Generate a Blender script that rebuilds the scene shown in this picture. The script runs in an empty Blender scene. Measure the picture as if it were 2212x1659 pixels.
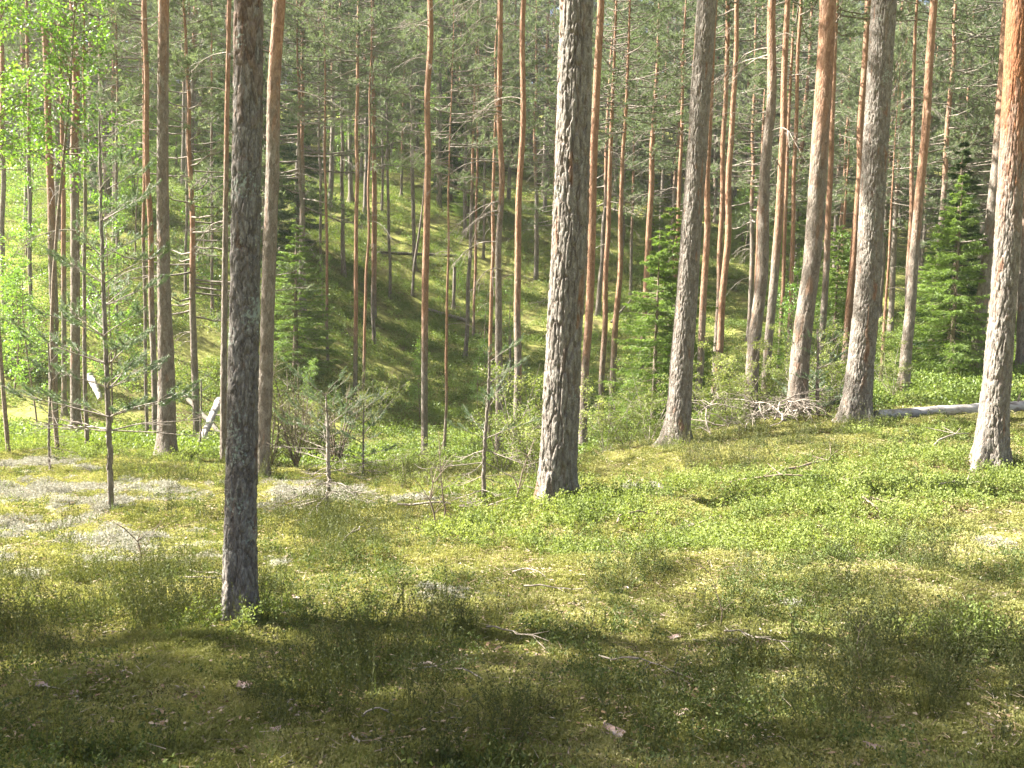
import bpy, math, random
import numpy as np
from mathutils import Vector, Matrix, Euler, Quaternion

rnd = random.Random(7)
rng = np.random.default_rng(11)
SC = bpy.context.scene
COL = SC.collection
PI = math.pi

# ------------------------------------------------------------------ camera, sky, sun, exposure
F_PX, CU, CV = 2070.0, 1106.0, 829.5           # the photograph measured on a 2212 x 1659 sheet
PITCH, ROLL = math.radians(4.8), 0.025
CAM = np.array([0.0, 0.0, 1.6])
FW = np.array([0, math.cos(PITCH), -math.sin(PITCH)])
R0 = np.array([1.0, 0, 0]); U0 = np.array([0, math.sin(PITCH), math.cos(PITCH)])
RT = R0 * math.cos(ROLL) + U0 * math.sin(ROLL)
UP = U0 * math.cos(ROLL) - R0 * math.sin(ROLL)
cam_d = bpy.data.cameras.new('camera'); cam = bpy.data.objects.new('camera', cam_d); COL.objects.link(cam)
cam_d.sensor_width = 36; cam_d.lens = 36 * F_PX / 2212.0
cam_d.clip_start = 0.05; cam_d.clip_end = 900
M = Matrix(((RT[0], UP[0], -FW[0], CAM[0]), (RT[1], UP[1], -FW[1], CAM[1]), (RT[2], UP[2], -FW[2], CAM[2]), (0, 0, 0, 1)))
cam.matrix_world = M
SC.camera = cam

SUN_AZ, SUN_EL = math.radians(-80), math.radians(43)     # azimuth from +Y, clockwise: ahead and to the left
SUN = np.array([math.sin(SUN_AZ) * math.cos(SUN_EL), math.cos(SUN_AZ) * math.cos(SUN_EL), math.sin(SUN_EL)])
w = bpy.data.worlds.new("World"); SC.world = w; w.use_nodes = True
nt = w.node_tree; nt.nodes.clear()
sky = nt.nodes.new('ShaderNodeTexSky'); sky.sky_type = 'NISHITA'; sky.sun_disc = False
sky.sun_elevation = SUN_EL; sky.sun_rotation = SUN_AZ; sky.dust_density = 4.0; sky.air_density = 0.7
bg = nt.nodes.new('ShaderNodeBackground'); bg.inputs[1].default_value = 0.05
wo = nt.nodes.new('ShaderNodeOutputWorld')
nt.links.new(sky.outputs[0], bg.inputs[0]); nt.links.new(bg.outputs[0], wo.inputs[0])
sl = bpy.data.lights.new('sun', 'SUN'); sl.energy = 5.0; sl.angle = math.radians(0.55); sl.color = (1.0, 0.955, 0.87)
so = bpy.data.objects.new('sun', sl); COL.objects.link(so)
so.rotation_euler = Vector(SUN).to_track_quat('Z', 'Y').to_euler(); so.location = (-20, 15, 40)
SC.view_settings.view_transform = 'Standard'; SC.view_settings.look = 'None'
SC.view_settings.gamma = 1; SC.view_settings.use_curve_mapping = False
SC.view_settings.exposure = 2.78
SC.cycles.max_bounces = 8; SC.cycles.diffuse_bounces = 4; SC.cycles.transmission_bounces = 4
SC.cycles.glossy_bounces = 1; SC.cycles.use_denoising = True
SC.cycles.sample_clamp_indirect = 6; SC.cycles.caustics_reflective = False
SC.cycles.use_adaptive_sampling = False

# ------------------------------------------------------------------ maths helpers
def raydir(u, v):
    a = (np.asarray(u, float) - CU) / F_PX; b = (CV - np.asarray(v, float)) / F_PX
    return FW + a[..., None] * RT + b[..., None] * UP
def P3(u, v, t):
    return CAM + raydir(np.asarray(u), np.asarray(v)) * t
def project(P):
    q = np.asarray(P, float) - CAM
    t = q @ FW; t2 = np.where(t < 0.1, 0.1, t)
    return CU + F_PX * (q @ RT) / t2, CV - F_PX * (q @ UP) / t2, t
def hsh(*ii):
    h = np.zeros(np.shape(ii[0]), np.uint32) + np.uint32(374761393)
    for k, i in enumerate(ii):
        h = (h ^ (np.asarray(i).astype(np.int64).astype(np.uint32) * np.uint32(668265263 + 2 * k * 977))) * np.uint32(2246822519)
        h ^= h >> np.uint32(15)
    h = h * np.uint32(3266489917); h ^= h >> np.uint32(16)
    return h.astype(np.float64) / 4294967296.0
def vnoise(x, y, z=None, seed=0):
    if z is None: z = np.zeros_like(x)
    xi, yi, zi = np.floor(x), np.floor(y), np.floor(z)
    fx, fy, fz = x - xi, y - yi, z - zi
    fx, fy, fz = [f * f * (3 - 2 * f) for f in (fx, fy, fz)]
    out = 0
    for dx in (0, 1):
        for dy in (0, 1):
            for dz in (0, 1):
                out = out + hsh(xi + dx, yi + dy, zi + dz, np.full_like(xi, seed)) * (fx if dx else 1 - fx) * (fy if dy else 1 - fy) * (fz if dz else 1 - fz)
    return out
def fbm(x, y, z=None, seed=0, o=3):
    s = a = 0; amp = 1
    for k in range(o):
        f = 2.03 ** k
        s = s + amp * vnoise(x * f, y * f, None if z is None else z * f, seed + k); a += amp; amp *= .5
    return s / a
def worley(x, y, seed, per):
    xi, yi = np.floor(x), np.floor(y)
    f1 = np.full(x.shape, 9.); f2 = np.full(x.shape, 9.); idh = np.zeros(x.shape)
    for dx in (-1, 0, 1):
        for dy in (-1, 0, 1):
            cx, cy = xi + dx, yi + dy
            wx = np.mod(cx, per)
            px = cx + hsh(wx, cy, np.full_like(wx, seed)); py = cy + hsh(wx, cy, np.full_like(wx, seed + 5))
            d = np.hypot(px - x, py - y); idn = hsh(wx, cy, np.full_like(wx, seed + 9))
            closer = d < f1
            f2 = np.where(closer, f1, np.minimum(f2, d)); idh = np.where(closer, idn, idh); f1 = np.where(closer, d, f1)
    return f1, f2, idh
def sstep(a, b, x):
    t = np.clip((x - a) / (b - a), 0, 1); return t * t * (3 - 2 * t)
def nrm(a): return a / np.maximum(np.linalg.norm(a, axis=-1, keepdims=True), 1e-9)

# ------------------------------------------------------------------ terrain through measured ground points
CP = [(1106,1659,3.3),(300,1659,3.3),(1900,1659,3.3),(518,1345,5.6),(1800,1345,5.35),(100,1345,5.8),(1150,1345,5.5),
 (1204,1093,10),(240,1100,10.6),(20,1120,10.6),(706,1126,9.8),(1463,965,14),(2136,1012,10.8),(1849,913,14),(2212,905,14.6),(1616,917,16.5),
 (1721,902,17),(1649,891,19),(1949,854,22),(2107,814,24),(1768,829,24),(1824,780,30),(362,990,15.5),(115,935,22),(165,945,20),(335,960,19),
 (482,1000,17),(568,1030,15),(800,1040,14.5),(919,1001,24),(1075,1030,19),(1112,1009,20),(1257,998,19),(1295,928,26),(1320,928,25),
 (1506,910,22),(1539,873,27),(1544,890,26),(950,975,28),(950,900,32),(950,800,37),(950,700,42),(950,600,47),(950,500,52),(900,442,55),
 (0,900,25),(0,780,27),(0,600,31),(150,500,36),(300,920,25),(300,800,28),(300,650,32),(450,500,41),(650,900,29),(650,800,32),(650,700,36),(650,520,44),
 (1300,850,34),(1300,750,40),(1300,650,46),(1350,500,56),(1620,840,34),(1620,720,42),(1620,610,49),(1700,520,58),
 (2000,790,30),(2150,780,30),(2000,730,40),(2200,730,40),(1850,740,36)]
cpw = np.array([P3(*c) for c in CP])
wp = [(-3,2,0.04),(0,1,0),(3,2,.06),(0,-6,0.2),(-8,-5,.1),(8,-5,.3),(-7,4,-.3),(8,5,.1),(-14,10,-.9),(12,10,.1),(16,22,.2),(-30,5,-1),(30,5,.6),
      (-22,22,-1.2),(0,-40,1),(-45,-20,0),(45,-20,2),(-45,35,2.5),(-30,60,9),(0,66,9.2),(20,66,7.),(40,60,5),(55,35,3),(0,90,17),(-40,95,18),(45,95,15),
      (0,150,34),(-80,130,28),(80,130,28),(-90,50,8),(90,50,8),(-90,-60,2),(90,-60,3),(0,-110,3),(28,40,.5),(40,45,2)]
cpw = np.vstack([cpw, np.array(wp, float)])
def tps(d2): return d2 * np.log(np.maximum(d2, 1e-12)) * 0.5
_A = cpw[:, None, :2] - cpw[None, :, :2]; _d2 = (_A ** 2).sum(-1)
n_ = len(cpw); _K = tps(_d2) + np.eye(n_) * 6.0; _P = np.hstack([np.ones((n_, 1)), cpw[:, :2]])
_L = np.block([[_K, _P], [_P.T, np.zeros((3, 3))]])
_w = np.linalg.solve(_L, np.concatenate([cpw[:, 2], np.zeros(3)]))
def ground0(x, y):
    x = np.clip(np.asarray(x, float), -110, 110); y = np.clip(np.asarray(y, float), -120, 160)
    sh = x.shape; x = x.ravel(); y = y.ravel(); out = np.zeros(x.shape)
    for i in range(0, len(x), 40000):
        s = slice(i, i + 40000)
        d2 = (x[s, None] - cpw[None, :, 0]) ** 2 + (y[s, None] - cpw[None, :, 1]) ** 2
        out[s] = tps(d2) @ _w[:n_] + _w[n_] + _w[n_ + 1] * x[s] + _w[n_ + 2] * y[s]
    return out.reshape(sh)
def ground(x, y):
    x = np.asarray(x, float); y = np.asarray(y, float)
    r = np.hypot(x, y)
    return ground0(x, y) + (fbm(x * 1.3, y * 1.3, seed=3, o=3) - .5) * .24 + (fbm(x * 6, y * 6, seed=9, o=2) - .5) * .05 * sstep(40, 15, r)
def hit(u, v, tg=None):
    d = raydir(u, v); ts = np.arange(2.0, 110, 0.05) if tg is None else np.arange(max(2, tg * .75), tg * 1.35, 0.02)
    P = CAM + ts[:, None] * d; z = P[:, 2] - ground(P[:, 0], P[:, 1])
    k = np.where(z <= 0)[0]
    if len(k) and (tg is None or z[0] > 0): return P[k[0]]
    i = np.argmin(np.abs(z)) if tg is None else int(np.argmin(np.abs(ts - tg)))
    p = P[i].copy(); p[2] = ground(p[0], p[1]); return p

# ------------------------------------------------------------------ mesh building
class MB:
    def __init__(s): s.v = []; s.q = []; s.t = []; s.n = 0; s.at = {}
    def add(s, V, Q=None, T=None, **at):
        V = np.asarray(V, float).reshape(-1, 3)
        if Q is not None and len(Q): s.q.append(np.asarray(Q).reshape(-1, 4) + s.n)
        if T is not None and len(T): s.t.append(np.asarray(T).reshape(-1, 3) + s.n)
        s.v.append(V); s.n += len(V)
        for k, a in at.items(): s.at.setdefault(k, []).append(np.asarray(a, float).ravel())
    def mesh(s, name, mat, smooth=False):
        V = np.vstack(s.v); q = np.vstack(s.q) if s.q else np.zeros((0, 4), int); t = np.vstack(s.t) if s.t else np.zeros((0, 3), int)
        me = bpy.data.meshes.new(name)
        me.vertices.add(len(V)); me.vertices.foreach_set('co', V.ravel())
        nl = q.size + t.size; me.loops.add(nl)
        me.loops.foreach_set('vertex_index', np.concatenate([q.ravel(), t.ravel()]).astype(np.int32))
        me.polygons.add(len(q) + len(t))
        st = np.concatenate([np.arange(len(q)) * 4, q.size + np.arange(len(t)) * 3]).astype(np.int32)
        me.polygons.foreach_set('loop_start', st)
        if smooth: me.polygons.foreach_set('use_smooth', np.ones(len(st), bool))
        for k, a in s.at.items():
            a = np.concatenate(a)
            if len(a) == len(V): me.attributes.new(k, 'FLOAT', 'POINT').data.foreach_set('value', a.astype(np.float32))
        me.update(calc_edges=True); me.materials.append(mat)
        return me
    def needles(s, P, D, L, W):
        P = np.asarray(P, float); n = len(P); D = nrm(D)
        S = nrm(np.cross(D, rng.normal(size=(n, 3)))) * (np.asarray(W).reshape(-1, 1) / 2)
        V = np.stack([P - S, P + S, P + D * np.asarray(L).reshape(-1, 1)], 1)
        s.add(V, T=np.arange(n * 3).reshape(-1, 3))
    def leaves(s, P, D, L, W, up=0.6):
        P = np.asarray(P, float); n = len(P); D = nrm(D); L = np.asarray(L).reshape(-1, 1); W = np.asarray(W).reshape(-1, 1)
        N = nrm(rng.normal(size=(n, 3)) * (1 - up) + np.array([0, 0, up]))
        S = nrm(np.cross(D, N)); N2 = np.cross(S, D)
        V = np.stack([P, P + D * L * .45 + S * W / 2 + N2 * W * .12, P + D * L, P + D * L * .45 - S * W / 2 + N2 * W * .12], 1)
        k = np.arange(n)[:, None] * 4
        s.add(V, T=np.hstack([k, k + 1, k + 2, k, k + 2, k + 3]).reshape(-1, 3))
    def tube(s, pts, rad, n=5, cap=False):
        pts = np.asarray(pts, float); rad = np.broadcast_to(np.asarray(rad, float), (len(pts),))
        T = nrm(np.gradient(pts, axis=0)); ref = np.array([0.31, 0.2, 0.93]) if abs(T[0, 2]) < .8 else np.array([1, .1, 0.])
        A = nrm(np.cross(T, ref)); B = np.cross(T, A); a = np.arange(n) * 2 * PI / n
        V = pts[:, None] + (A[:, None] * np.cos(a)[None, :, None] + B[:, None] * np.sin(a)[None, :, None]) * rad[:, None, None]
        i = np.arange(len(pts) - 1)[:, None] * n; j = np.arange(n)[None]; jn = (j + 1) % n
        Q = np.stack([i + j, i + jn, i + n + jn, i + n + j], -1).reshape(-1, 4)
        s.add(V.reshape(-1, 3), Q=Q)
        if cap:
            for e, r in ((0, rad[0]), (len(pts) - 1, rad[-1])):
                c = V[e]; s.add(np.vstack([c, pts[e][None]]), T=[(k, (k + 1) % n, n) for k in range(n)])

def link(name, me, parent=None, loc=(0, 0, 0), rot=(0, 0, 0), scale=(1, 1, 1), label=None, cat=None, group=None, kind=None):
    o = bpy.data.objects.new(name, me); COL.objects.link(o)
    o.location = loc; o.rotation_euler = rot; o.scale = scale if hasattr(scale, '__len__') else (scale,) * 3
    if parent: o.parent = parent
    if label: o['label'] = label
    if cat: o['category'] = cat
    if group: o['group'] = group
    if kind: o['kind'] = kind
    return o

# ------------------------------------------------------------------ materials
def newmat(name):
    m = bpy.data.materials.new(name); m.use_nodes = True; m.node_tree.nodes.clear(); return m, m.node_tree
def nd(t, typ, **k):
    n = t.nodes.new(typ)
    for a, b in k.items(): setattr(n, a, b)
    return n
def ramp(t, stops, fac):
    r = nd(t, 'ShaderNodeValToRGB'); e = r.color_ramp.elements
    e[0].position, e[0].color = stops[0][0], (*stops[0][1], 1); e[1].position, e[1].color = stops[-1][0], (*stops[-1][1], 1)
    for p, c in stops[1:-1]:
        x = e.new(p); x.color = (*c, 1)
    t.links.new(fac, r.inputs[0]); return r.outputs[0]
def leafmat(name, cols, trans=0.45, tcol=(1.15, 1.25, .6), gloss=.03, rough=.5, loc=0, isl=.6):
    m, t = newmat(name)
    g = nd(t, 'ShaderNodeNewGeometry'); oi = nd(t, 'ShaderNodeObjectInfo')
    mx = nd(t, 'ShaderNodeMath', operation='MULTIPLY_ADD'); mx.inputs[1].default_value = isl
    s2 = nd(t, 'ShaderNodeMath', operation='MULTIPLY'); s2.inputs[1].default_value = .4 if not loc else .15
    t.links.new(oi.outputs['Random'], s2.inputs[0]); t.links.new(g.outputs['Random Per Island'], mx.inputs[0]); t.links.new(s2.outputs[0], mx.inputs[2])
    fo = mx.outputs[0]
    if loc:
        nz = nd(t, 'ShaderNodeTexNoise'); nz.inputs['Scale'].default_value = 1.7; nz.inputs['Detail'].default_value = 4; t.links.new(oi.outputs['Location'], nz.inputs['Vector'])
        ma = nd(t, 'ShaderNodeMath', operation='MULTIPLY_ADD'); ma.inputs[1].default_value = loc * 2.6; ma.inputs[2].default_value = -loc * .85; t.links.new(nz.outputs[0], ma.inputs[0])
        ad = nd(t, 'ShaderNodeMath', operation='ADD'); t.links.new(ma.outputs[0], ad.inputs[0]); t.links.new(fo, ad.inputs[1]); fo = ad.outputs[0]
    n = len(cols); c = ramp(t, [(i / (n - 1), q) for i, q in enumerate(cols)], fo)
    d = nd(t, 'ShaderNodeBsdfDiffuse'); tr = nd(t, 'ShaderNodeBsdfTranslucent'); gl = nd(t, 'ShaderNodeBsdfGlossy'); gl.inputs['Roughness'].default_value = rough
    t.links.new(c, d.inputs[0])
    mc = nd(t, 'ShaderNodeMixRGB', blend_type='MULTIPLY'); mc.inputs[0].default_value = 1; mc.inputs[2].default_value = (*tcol, 1)
    t.links.new(c, mc.inputs[1]); t.links.new(mc.outputs[0], tr.inputs[0])
    a = nd(t, 'ShaderNodeMixShader'); a.inputs[0].default_value = trans; t.links.new(d.outputs[0], a.inputs[1]); t.links.new(tr.outputs[0], a.inputs[2])
    b = nd(t, 'ShaderNodeMixShader'); b.inputs[0].default_value = gloss; t.links.new(a.outputs[0], b.inputs[1]); t.links.new(gl.outputs[0], b.inputs[2])
    o = nd(t, 'ShaderNodeOutputMaterial'); t.links.new(b.outputs[0], o.inputs[0]); return m
M_pine = leafmat('pine_needles', [(.085, .125, .06), (.135, .18, .085), (.19, .235, .125), (.24, .26, .165)], .5, (1.1, 1.15, .75), .04)
M_spruce = leafmat('spruce_needles', [(.11, .17, .04), (.18, .26, .06), (.30, .38, .10)], .5, (1.15, 1.25, .55), .03)
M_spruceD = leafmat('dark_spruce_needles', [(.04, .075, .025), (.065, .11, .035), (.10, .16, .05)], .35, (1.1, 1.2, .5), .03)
M_birch = leafmat('birch_leaves', [(.08, .16, .035), (.14, .25, .05), (.21, .33, .07), (.26, .36, .08)], .5, (1.15, 1.25, .45), .06)
M_sapneed = leafmat('sapling_needles', [(.07, .13, .05), (.11, .18, .08), (.17, .22, .12)], .35, (1.1, 1.1, .6), .08)
M_bil = leafmat('bilberry_leaves', [(.095, .13, .04), (.17, .215, .06), (.29, .33, .10), (.42, .44, .18)], .42, (1.1, 1.15, .55), .015, .6, loc=.4, isl=.4)
M_bild = leafmat('hill_bilberry_leaves', [(.08, .125, .033), (.135, .195, .045), (.215, .285, .07), (.29, .33, .11)], .42, (1.1, 1.1, .5), .03, loc=.4, isl=.4)
M_ling = leafmat('lingonberry_leaves', [(.06, .085, .028), (.10, .13, .04), (.17, .20, .07)], .3, (1.1, 1.2, .5), .015, .6)
M_heath = leafmat('heather_sprigs', [(.05, .06, .025), (.085, .10, .037), (.13, .14, .052), (.21, .15, .105)], .30, (1.1, 1.1, .5), .02, loc=.4, isl=.45)
M_moss = leafmat('moss_tips', [(.10, .115, .04), (.185, .20, .07), (.31, .305, .115), (.44, .41, .21), (.36, .30, .19)], .35, (1.1, 1.1, .6), .0, loc=.45, isl=.3)
M_lich = leafmat('reindeer_lichen', [(.23, .22, .17), (.36, .35, .29), (.52, .50, .43)], .2, (1, .97, .85), .0)
M_grass = leafmat('grass_blades', [(.10, .16, .035), (.17, .24, .05), (.28, .28, .10)], .4, (1.1, 1.1, .5), .04)
M_litter = leafmat('dry_litter', [(.12, .07, .035), (.24, .16, .09), (.36, .28, .19), (.42, .38, .31)], .1, (1, .8, .5), .02)

def barkmat(name, grey=((.075, .058, .045), (.185, .155, .125), (.35, .315, .27)), orange=((.13, .064, .038), (.27, .148, .088), (.43, .28, .185)), sc=1.0, bump=.6):
    m, t = newmat(name)
    tc = nd(t, 'ShaderNodeTexCoord'); mp = nd(t, 'ShaderNodeMapping'); mp.inputs['Scale'].default_value = (26 * sc, 26 * sc, 9 * sc); t.links.new(tc.outputs['Object'], mp.inputs[0])
    vo = nd(t, 'ShaderNodeTexVoronoi', feature='DISTANCE_TO_EDGE'); t.links.new(mp.outputs[0], vo.inputs['Vector']); vo.inputs['Scale'].default_value = 1
    vc = nd(t, 'ShaderNodeTexVoronoi', feature='F1'); t.links.new(mp.outputs[0], vc.inputs['Vector']); vc.inputs['Scale'].default_value = 1
    no = nd(t, 'ShaderNodeTexNoise'); no.inputs['Scale'].default_value = 3.2; no.inputs['Detail'].default_value = 9; no.inputs['Roughness'].default_value = .72; t.links.new(mp.outputs[0], no.inputs['Vector'])
    nl = nd(t, 'ShaderNodeTexNoise'); nl.inputs['Scale'].default_value = 5; nl.inputs['Detail'].default_value = 5; t.links.new(tc.outputs['Object'], nl.inputs['Vector'])
    sp = nd(t, 'ShaderNodeSeparateColor'); t.links.new(vc.outputs['Color'], sp.inputs[0])
    f = nd(t, 'ShaderNodeMath', operation='MULTIPLY_ADD'); f.inputs[1].default_value = .28; t.links.new(sp.outputs[0], f.inputs[0])
    f1 = nd(t, 'ShaderNodeMath', operation='MULTIPLY_ADD'); f1.inputs[1].default_value = 1.35; f1.inputs[2].default_value = -.32; t.links.new(no.outputs[0], f1.inputs[0]); t.links.new(f1.outputs[0], f.inputs[2])
    cg = ramp(t, [(0.15, grey[0]), (.5, grey[1]), (.9, grey[2])], f.outputs[0])
    co = ramp(t, [(0.15, orange[0]), (.5, orange[1]), (.9, orange[2])], f.outputs[0])
    at = nd(t, 'ShaderNodeAttribute', attribute_name='orange')
    mo = nd(t, 'ShaderNodeMixRGB'); t.links.new(at.outputs['Fac'], mo.inputs[0]); t.links.new(cg, mo.inputs[1]); t.links.new(co, mo.inputs[2])
    al = nd(t, 'ShaderNodeAttribute', attribute_name='lichen')
    ls = nd(t, 'ShaderNodeMath', operation='ADD'); t.links.new(nl.outputs[0], ls.inputs[0]); t.links.new(al.outputs['Fac'], ls.inputs[1])
    n3 = nd(t, 'ShaderNodeTexNoise'); n3.inputs['Scale'].default_value = 60; n3.inputs['Detail'].default_value = 3; t.links.new(tc.outputs['Object'], n3.inputs['Vector'])
    l2 = nd(t, 'ShaderNodeMath', operation='MULTIPLY_ADD'); l2.inputs[1].default_value = .9; l2.inputs[2].default_value = -.45; t.links.new(n3.outputs[0], l2.inputs[0])
    l3 = nd(t, 'ShaderNodeMath', operation='ADD'); t.links.new(ls.outputs[0], l3.inputs[0]); t.links.new(l2.outputs[0], l3.inputs[1])
    lr = nd(t, 'ShaderNodeMapRange'); lr.inputs['From Min'].default_value = .86; lr.inputs['From Max'].default_value = 1.0; t.links.new(l3.outputs[0], lr.inputs['Value'])
    ml = nd(t, 'ShaderNodeMixRGB'); t.links.new(lr.outputs[0], ml.inputs[0]); t.links.new(mo.outputs[0], ml.inputs[1]); ml.inputs[2].default_value = (.30, .33, .27, 1)
    bs = nd(t, 'ShaderNodeBsdfPrincipled'); bs.inputs['Roughness'].default_value = .85; bs.inputs['Specular IOR Level'].default_value = .25
    t.links.new(ml.outputs[0], bs.inputs['Base Color'])
    hm = nd(t, 'ShaderNodeMath', operation='MINIMUM'); hm.inputs[1].default_value = .25; t.links.new(vo.outputs['Distance'], hm.inputs[0])
    ha = nd(t, 'ShaderNodeMath', operation='MULTIPLY_ADD'); ha.inputs[1].default_value = 2.0; t.links.new(hm.outputs[0], ha.inputs[0]); t.links.new(no.outputs[0], ha.inputs[2])
    bp = nd(t, 'ShaderNodeBump'); bp.inputs['Strength'].default_value = bump; bp.inputs['Distance'].default_value = .02; t.links.new(ha.outputs[0], bp.inputs['Height'])
    t.links.new(bp.outputs[0], bs.inputs['Normal'])
    o = nd(t, 'ShaderNodeOutputMaterial'); t.links.new(bs.outputs[0], o.inputs[0]); return m
M_bark = barkmat('pine_bark')
M_barks = barkmat('scaly_pine_bark', grey=((.06, .05, .042), (.165, .145, .125), (.34, .32, .285)), orange=((.09, .045, .026), (.18, .095, .055), (.30, .18, .11)), sc=1.8, bump=.5)
M_barkn = barkmat('near_pine_bark', grey=((.06, .048, .039), (.175, .152, .127), (.38, .35, .31)), sc=1.6, bump=.4, orange=((.11, .045, .022), (.24, .10, .045), (.34, .18, .09)))
M_barkb = barkmat('birch_bark', grey=((.10, .09, .08), (.24, .23, .20), (.38, .36, .33)))
def plain(name, cols, scale=20, rough=.85, stretch=(1, 1, 1)):
    m, t = newmat(name); tc = nd(t, 'ShaderNodeTexCoord'); mp = nd(t, 'ShaderNodeMapping'); mp.inputs['Scale'].default_value = stretch
    t.links.new(tc.outputs['Object'], mp.inputs[0])
    no = nd(t, 'ShaderNodeTexNoise'); no.inputs['Scale'].default_value = scale; no.inputs['Detail'].default_value = 6; t.links.new(mp.outputs[0], no.inputs['Vector'])
    c = ramp(t, [(.3 + .4 * i / (len(cols) - 1), q) for i, q in enumerate(cols)], no.outputs[0])
    bs = nd(t, 'ShaderNodeBsdfPrincipled'); bs.inputs['Roughness'].default_value = rough; t.links.new(c, bs.inputs['Base Color'])
    bp = nd(t, 'ShaderNodeBump'); bp.inputs['Strength'].default_value = .5; bp.inputs['Distance'].default_value = .01; t.links.new(no.outputs[0], bp.inputs['Height']); t.links.new(bp.outputs[0], bs.inputs['Normal'])
    o = nd(t, 'ShaderNodeOutputMaterial'); t.links.new(bs.outputs[0], o.inputs[0]); return m
M_twig = plain('grey_twig_wood', [(.11, .085, .065), (.24, .20, .16), (.36, .32, .27)], 30)
M_twigb = plain('brown_twig_wood', [(.10, .075, .05), (.19, .14, .10), (.28, .23, .17)], 30)
M_log = plain('bare_log_wood', [(.13, .10, .08), (.33, .29, .25), (.46, .43, .39), (.30, .27, .23)], 9, stretch=(.6, 2, 2))
M_dlog = plain('mossy_log_wood', [(.05, .04, .028), (.10, .085, .06), (.16, .145, .11)], 10)
M_flake = plain('bark_flake_surface', [(.22, .13, .09), (.38, .27, .22), (.50, .42, .37)], 22)

# ------------------------------------------------------------------ ground-cover zones (measured ground patches, plus lichen standing in for sunlight)
def blobs(u, v, B):
    s = np.zeros(np.shape(u))
    for (a, b, c, d, w_) in B: s = np.maximum(s, w_ * np.exp(-((u - a) / c) ** 2 - ((v - b) / d) ** 2))
    return s
Z_BIL = [(1300,1115,330,55,1),(1750,1085,350,45,1),(1050,1150,120,35,.8),(2000,990,240,60,.7),(1600,1180,450,45,.55),(2150,1060,150,50,.7),(160,965,240,35,1),(1150,1010,120,30,.5),(420,1010,120,30,.7),
         (1450,1420,120,30,.35),(2100,1380,120,60,.5),(1100,1120,90,40,.9)]
Z_HEA = [(250,1330,330,110,.95),(720,1165,140,60,1.6),(1800,970,280,35,.7),(1530,1000,180,35,.95),(1000,1400,260,60,.9),(1980,1500,330,120,1.3),(700,1540,560,110,.75),(300,1140,180,35,.7),(400,1040,160,22,.9),
         (1480,1270,170,70,.7),(1180,1060,130,40,.8),(1300,1570,300,80,.8),(250,1560,330,90,.95),(800,1620,500,60,.8),(1750,1610,400,50,.8),(950,1040,200,25,.6),(1900,1250,300,80,.4)]
Z_LIC_SUN = [(230,1075,320,28,1),(110,1145,240,22,.95),(640,1072,200,20,1),(400,1215,260,22,.85),(90,1240,150,26,.7),(2120,1180,110,24,1),(1320,1452,50,16,1),(1400,1062,60,8,1),(880,1090,260,10,1),(15,1190,30,30,1),(520,1500,30,8,.8),(340,1540,20,7,.8),(300,1180,280,26,.7),(900,1290,300,50,.33),(1290,1420,120,40,.6),(1750,1330,200,40,.3),(2150,1330,120,50,.33),(700,1105,200,18,.7),(60,1010,160,14,.8)]  # some foreground blobs add pale lichen to paint the sunlit moss
def zones(x, y, z):
    u, v, t = project(np.stack([x, y, z], -1))
    n1 = fbm(x * 1.1, y * 1.1, seed=21, o=3); n2 = fbm(x * 2.9, y * 2.9, seed=33, o=3); n3 = fbm(x * 1.7, y * 1.7, seed=55, o=3)
    out = ~((u > -150) & (u < 2360) & (v > 300) & (v < 1760) & (t > 1.5))
    bil = blobs(u, v, Z_BIL); hea = blobs(u, v, Z_HEA); lic = blobs(u, v, Z_LIC_SUN)
    far = sstep(15.5, 19, t)
    bil = np.where(out, .3, np.maximum(bil, .75 * far)); hea = np.where(out, .4, hea * (1 - .6 * far)); lic = np.where(out, 0, lic * (t < 17))
    lic_n = sstep(.47, .60, n2 * .6 + .4 * n1 + (lic - .5) * .28) * sstep(.12, .4, lic)
    return dict(bil=np.clip(bil * (0.35 + 1.4 * sstep(.3, .6, n1)) * (.35 + .9 * sstep(.36, .5, n2)), 0, 1.3) * (1 - .8 * lic_n), hea=np.clip(hea * (0.3 + 1.7 * sstep(.35, .6, n3)), 0, 1.5) * (1 - .85 * lic_n), lic=lic_n, t=t, n1=n1, n2=n2)

# ------------------------------------------------------------------ the ground sheet
dense = np.linspace(-41, 41, 460); coarse = np.concatenate([np.arange(44, 180, 5.0), [180, 185, 190], np.arange(195, 316, 5.0)])
ang = np.radians(np.concatenate([dense, coarse])); NA = len(ang)
rr = np.concatenate([[.35], 1.0 * (170 / 1.0) ** (np.linspace(0, 1, 520) ** 1.0), [230, 320]])
RR, AA = np.meshgrid(rr, ang, indexing='ij'); GX = RR * np.sin(AA); GY = RR * np.cos(AA); GZ = ground(GX, GY)
gz = zones(GX, GY, GZ); GZ = GZ + gz['lic'] * .03 * (.4 + fbm(GX * 14, GY * 14, seed=77, o=2))
NR = len(rr); b = MB(); i = np.arange(NR - 1)[:, None] * NA; j = np.arange(NA)[None]; jn = (j + 1) % NA
Vg = np.stack([GX, GY, GZ], -1).reshape(-1, 3)
b.add(np.vstack([Vg, [[0, 0, float(ground(np.array(0.), np.array(0.)))]]]), Q=np.stack([i + j, i + NA + j, i + NA + jn, i + jn], -1).reshape(-1, 4), T=[(k, (k + 1) % NA, NR * NA) for k in range(NA)],
      lichen=np.append(gz['lic'].ravel(), 0))
m, t = newmat('forest_floor')
tc = nd(t, 'ShaderNodeTexCoord')
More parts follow.
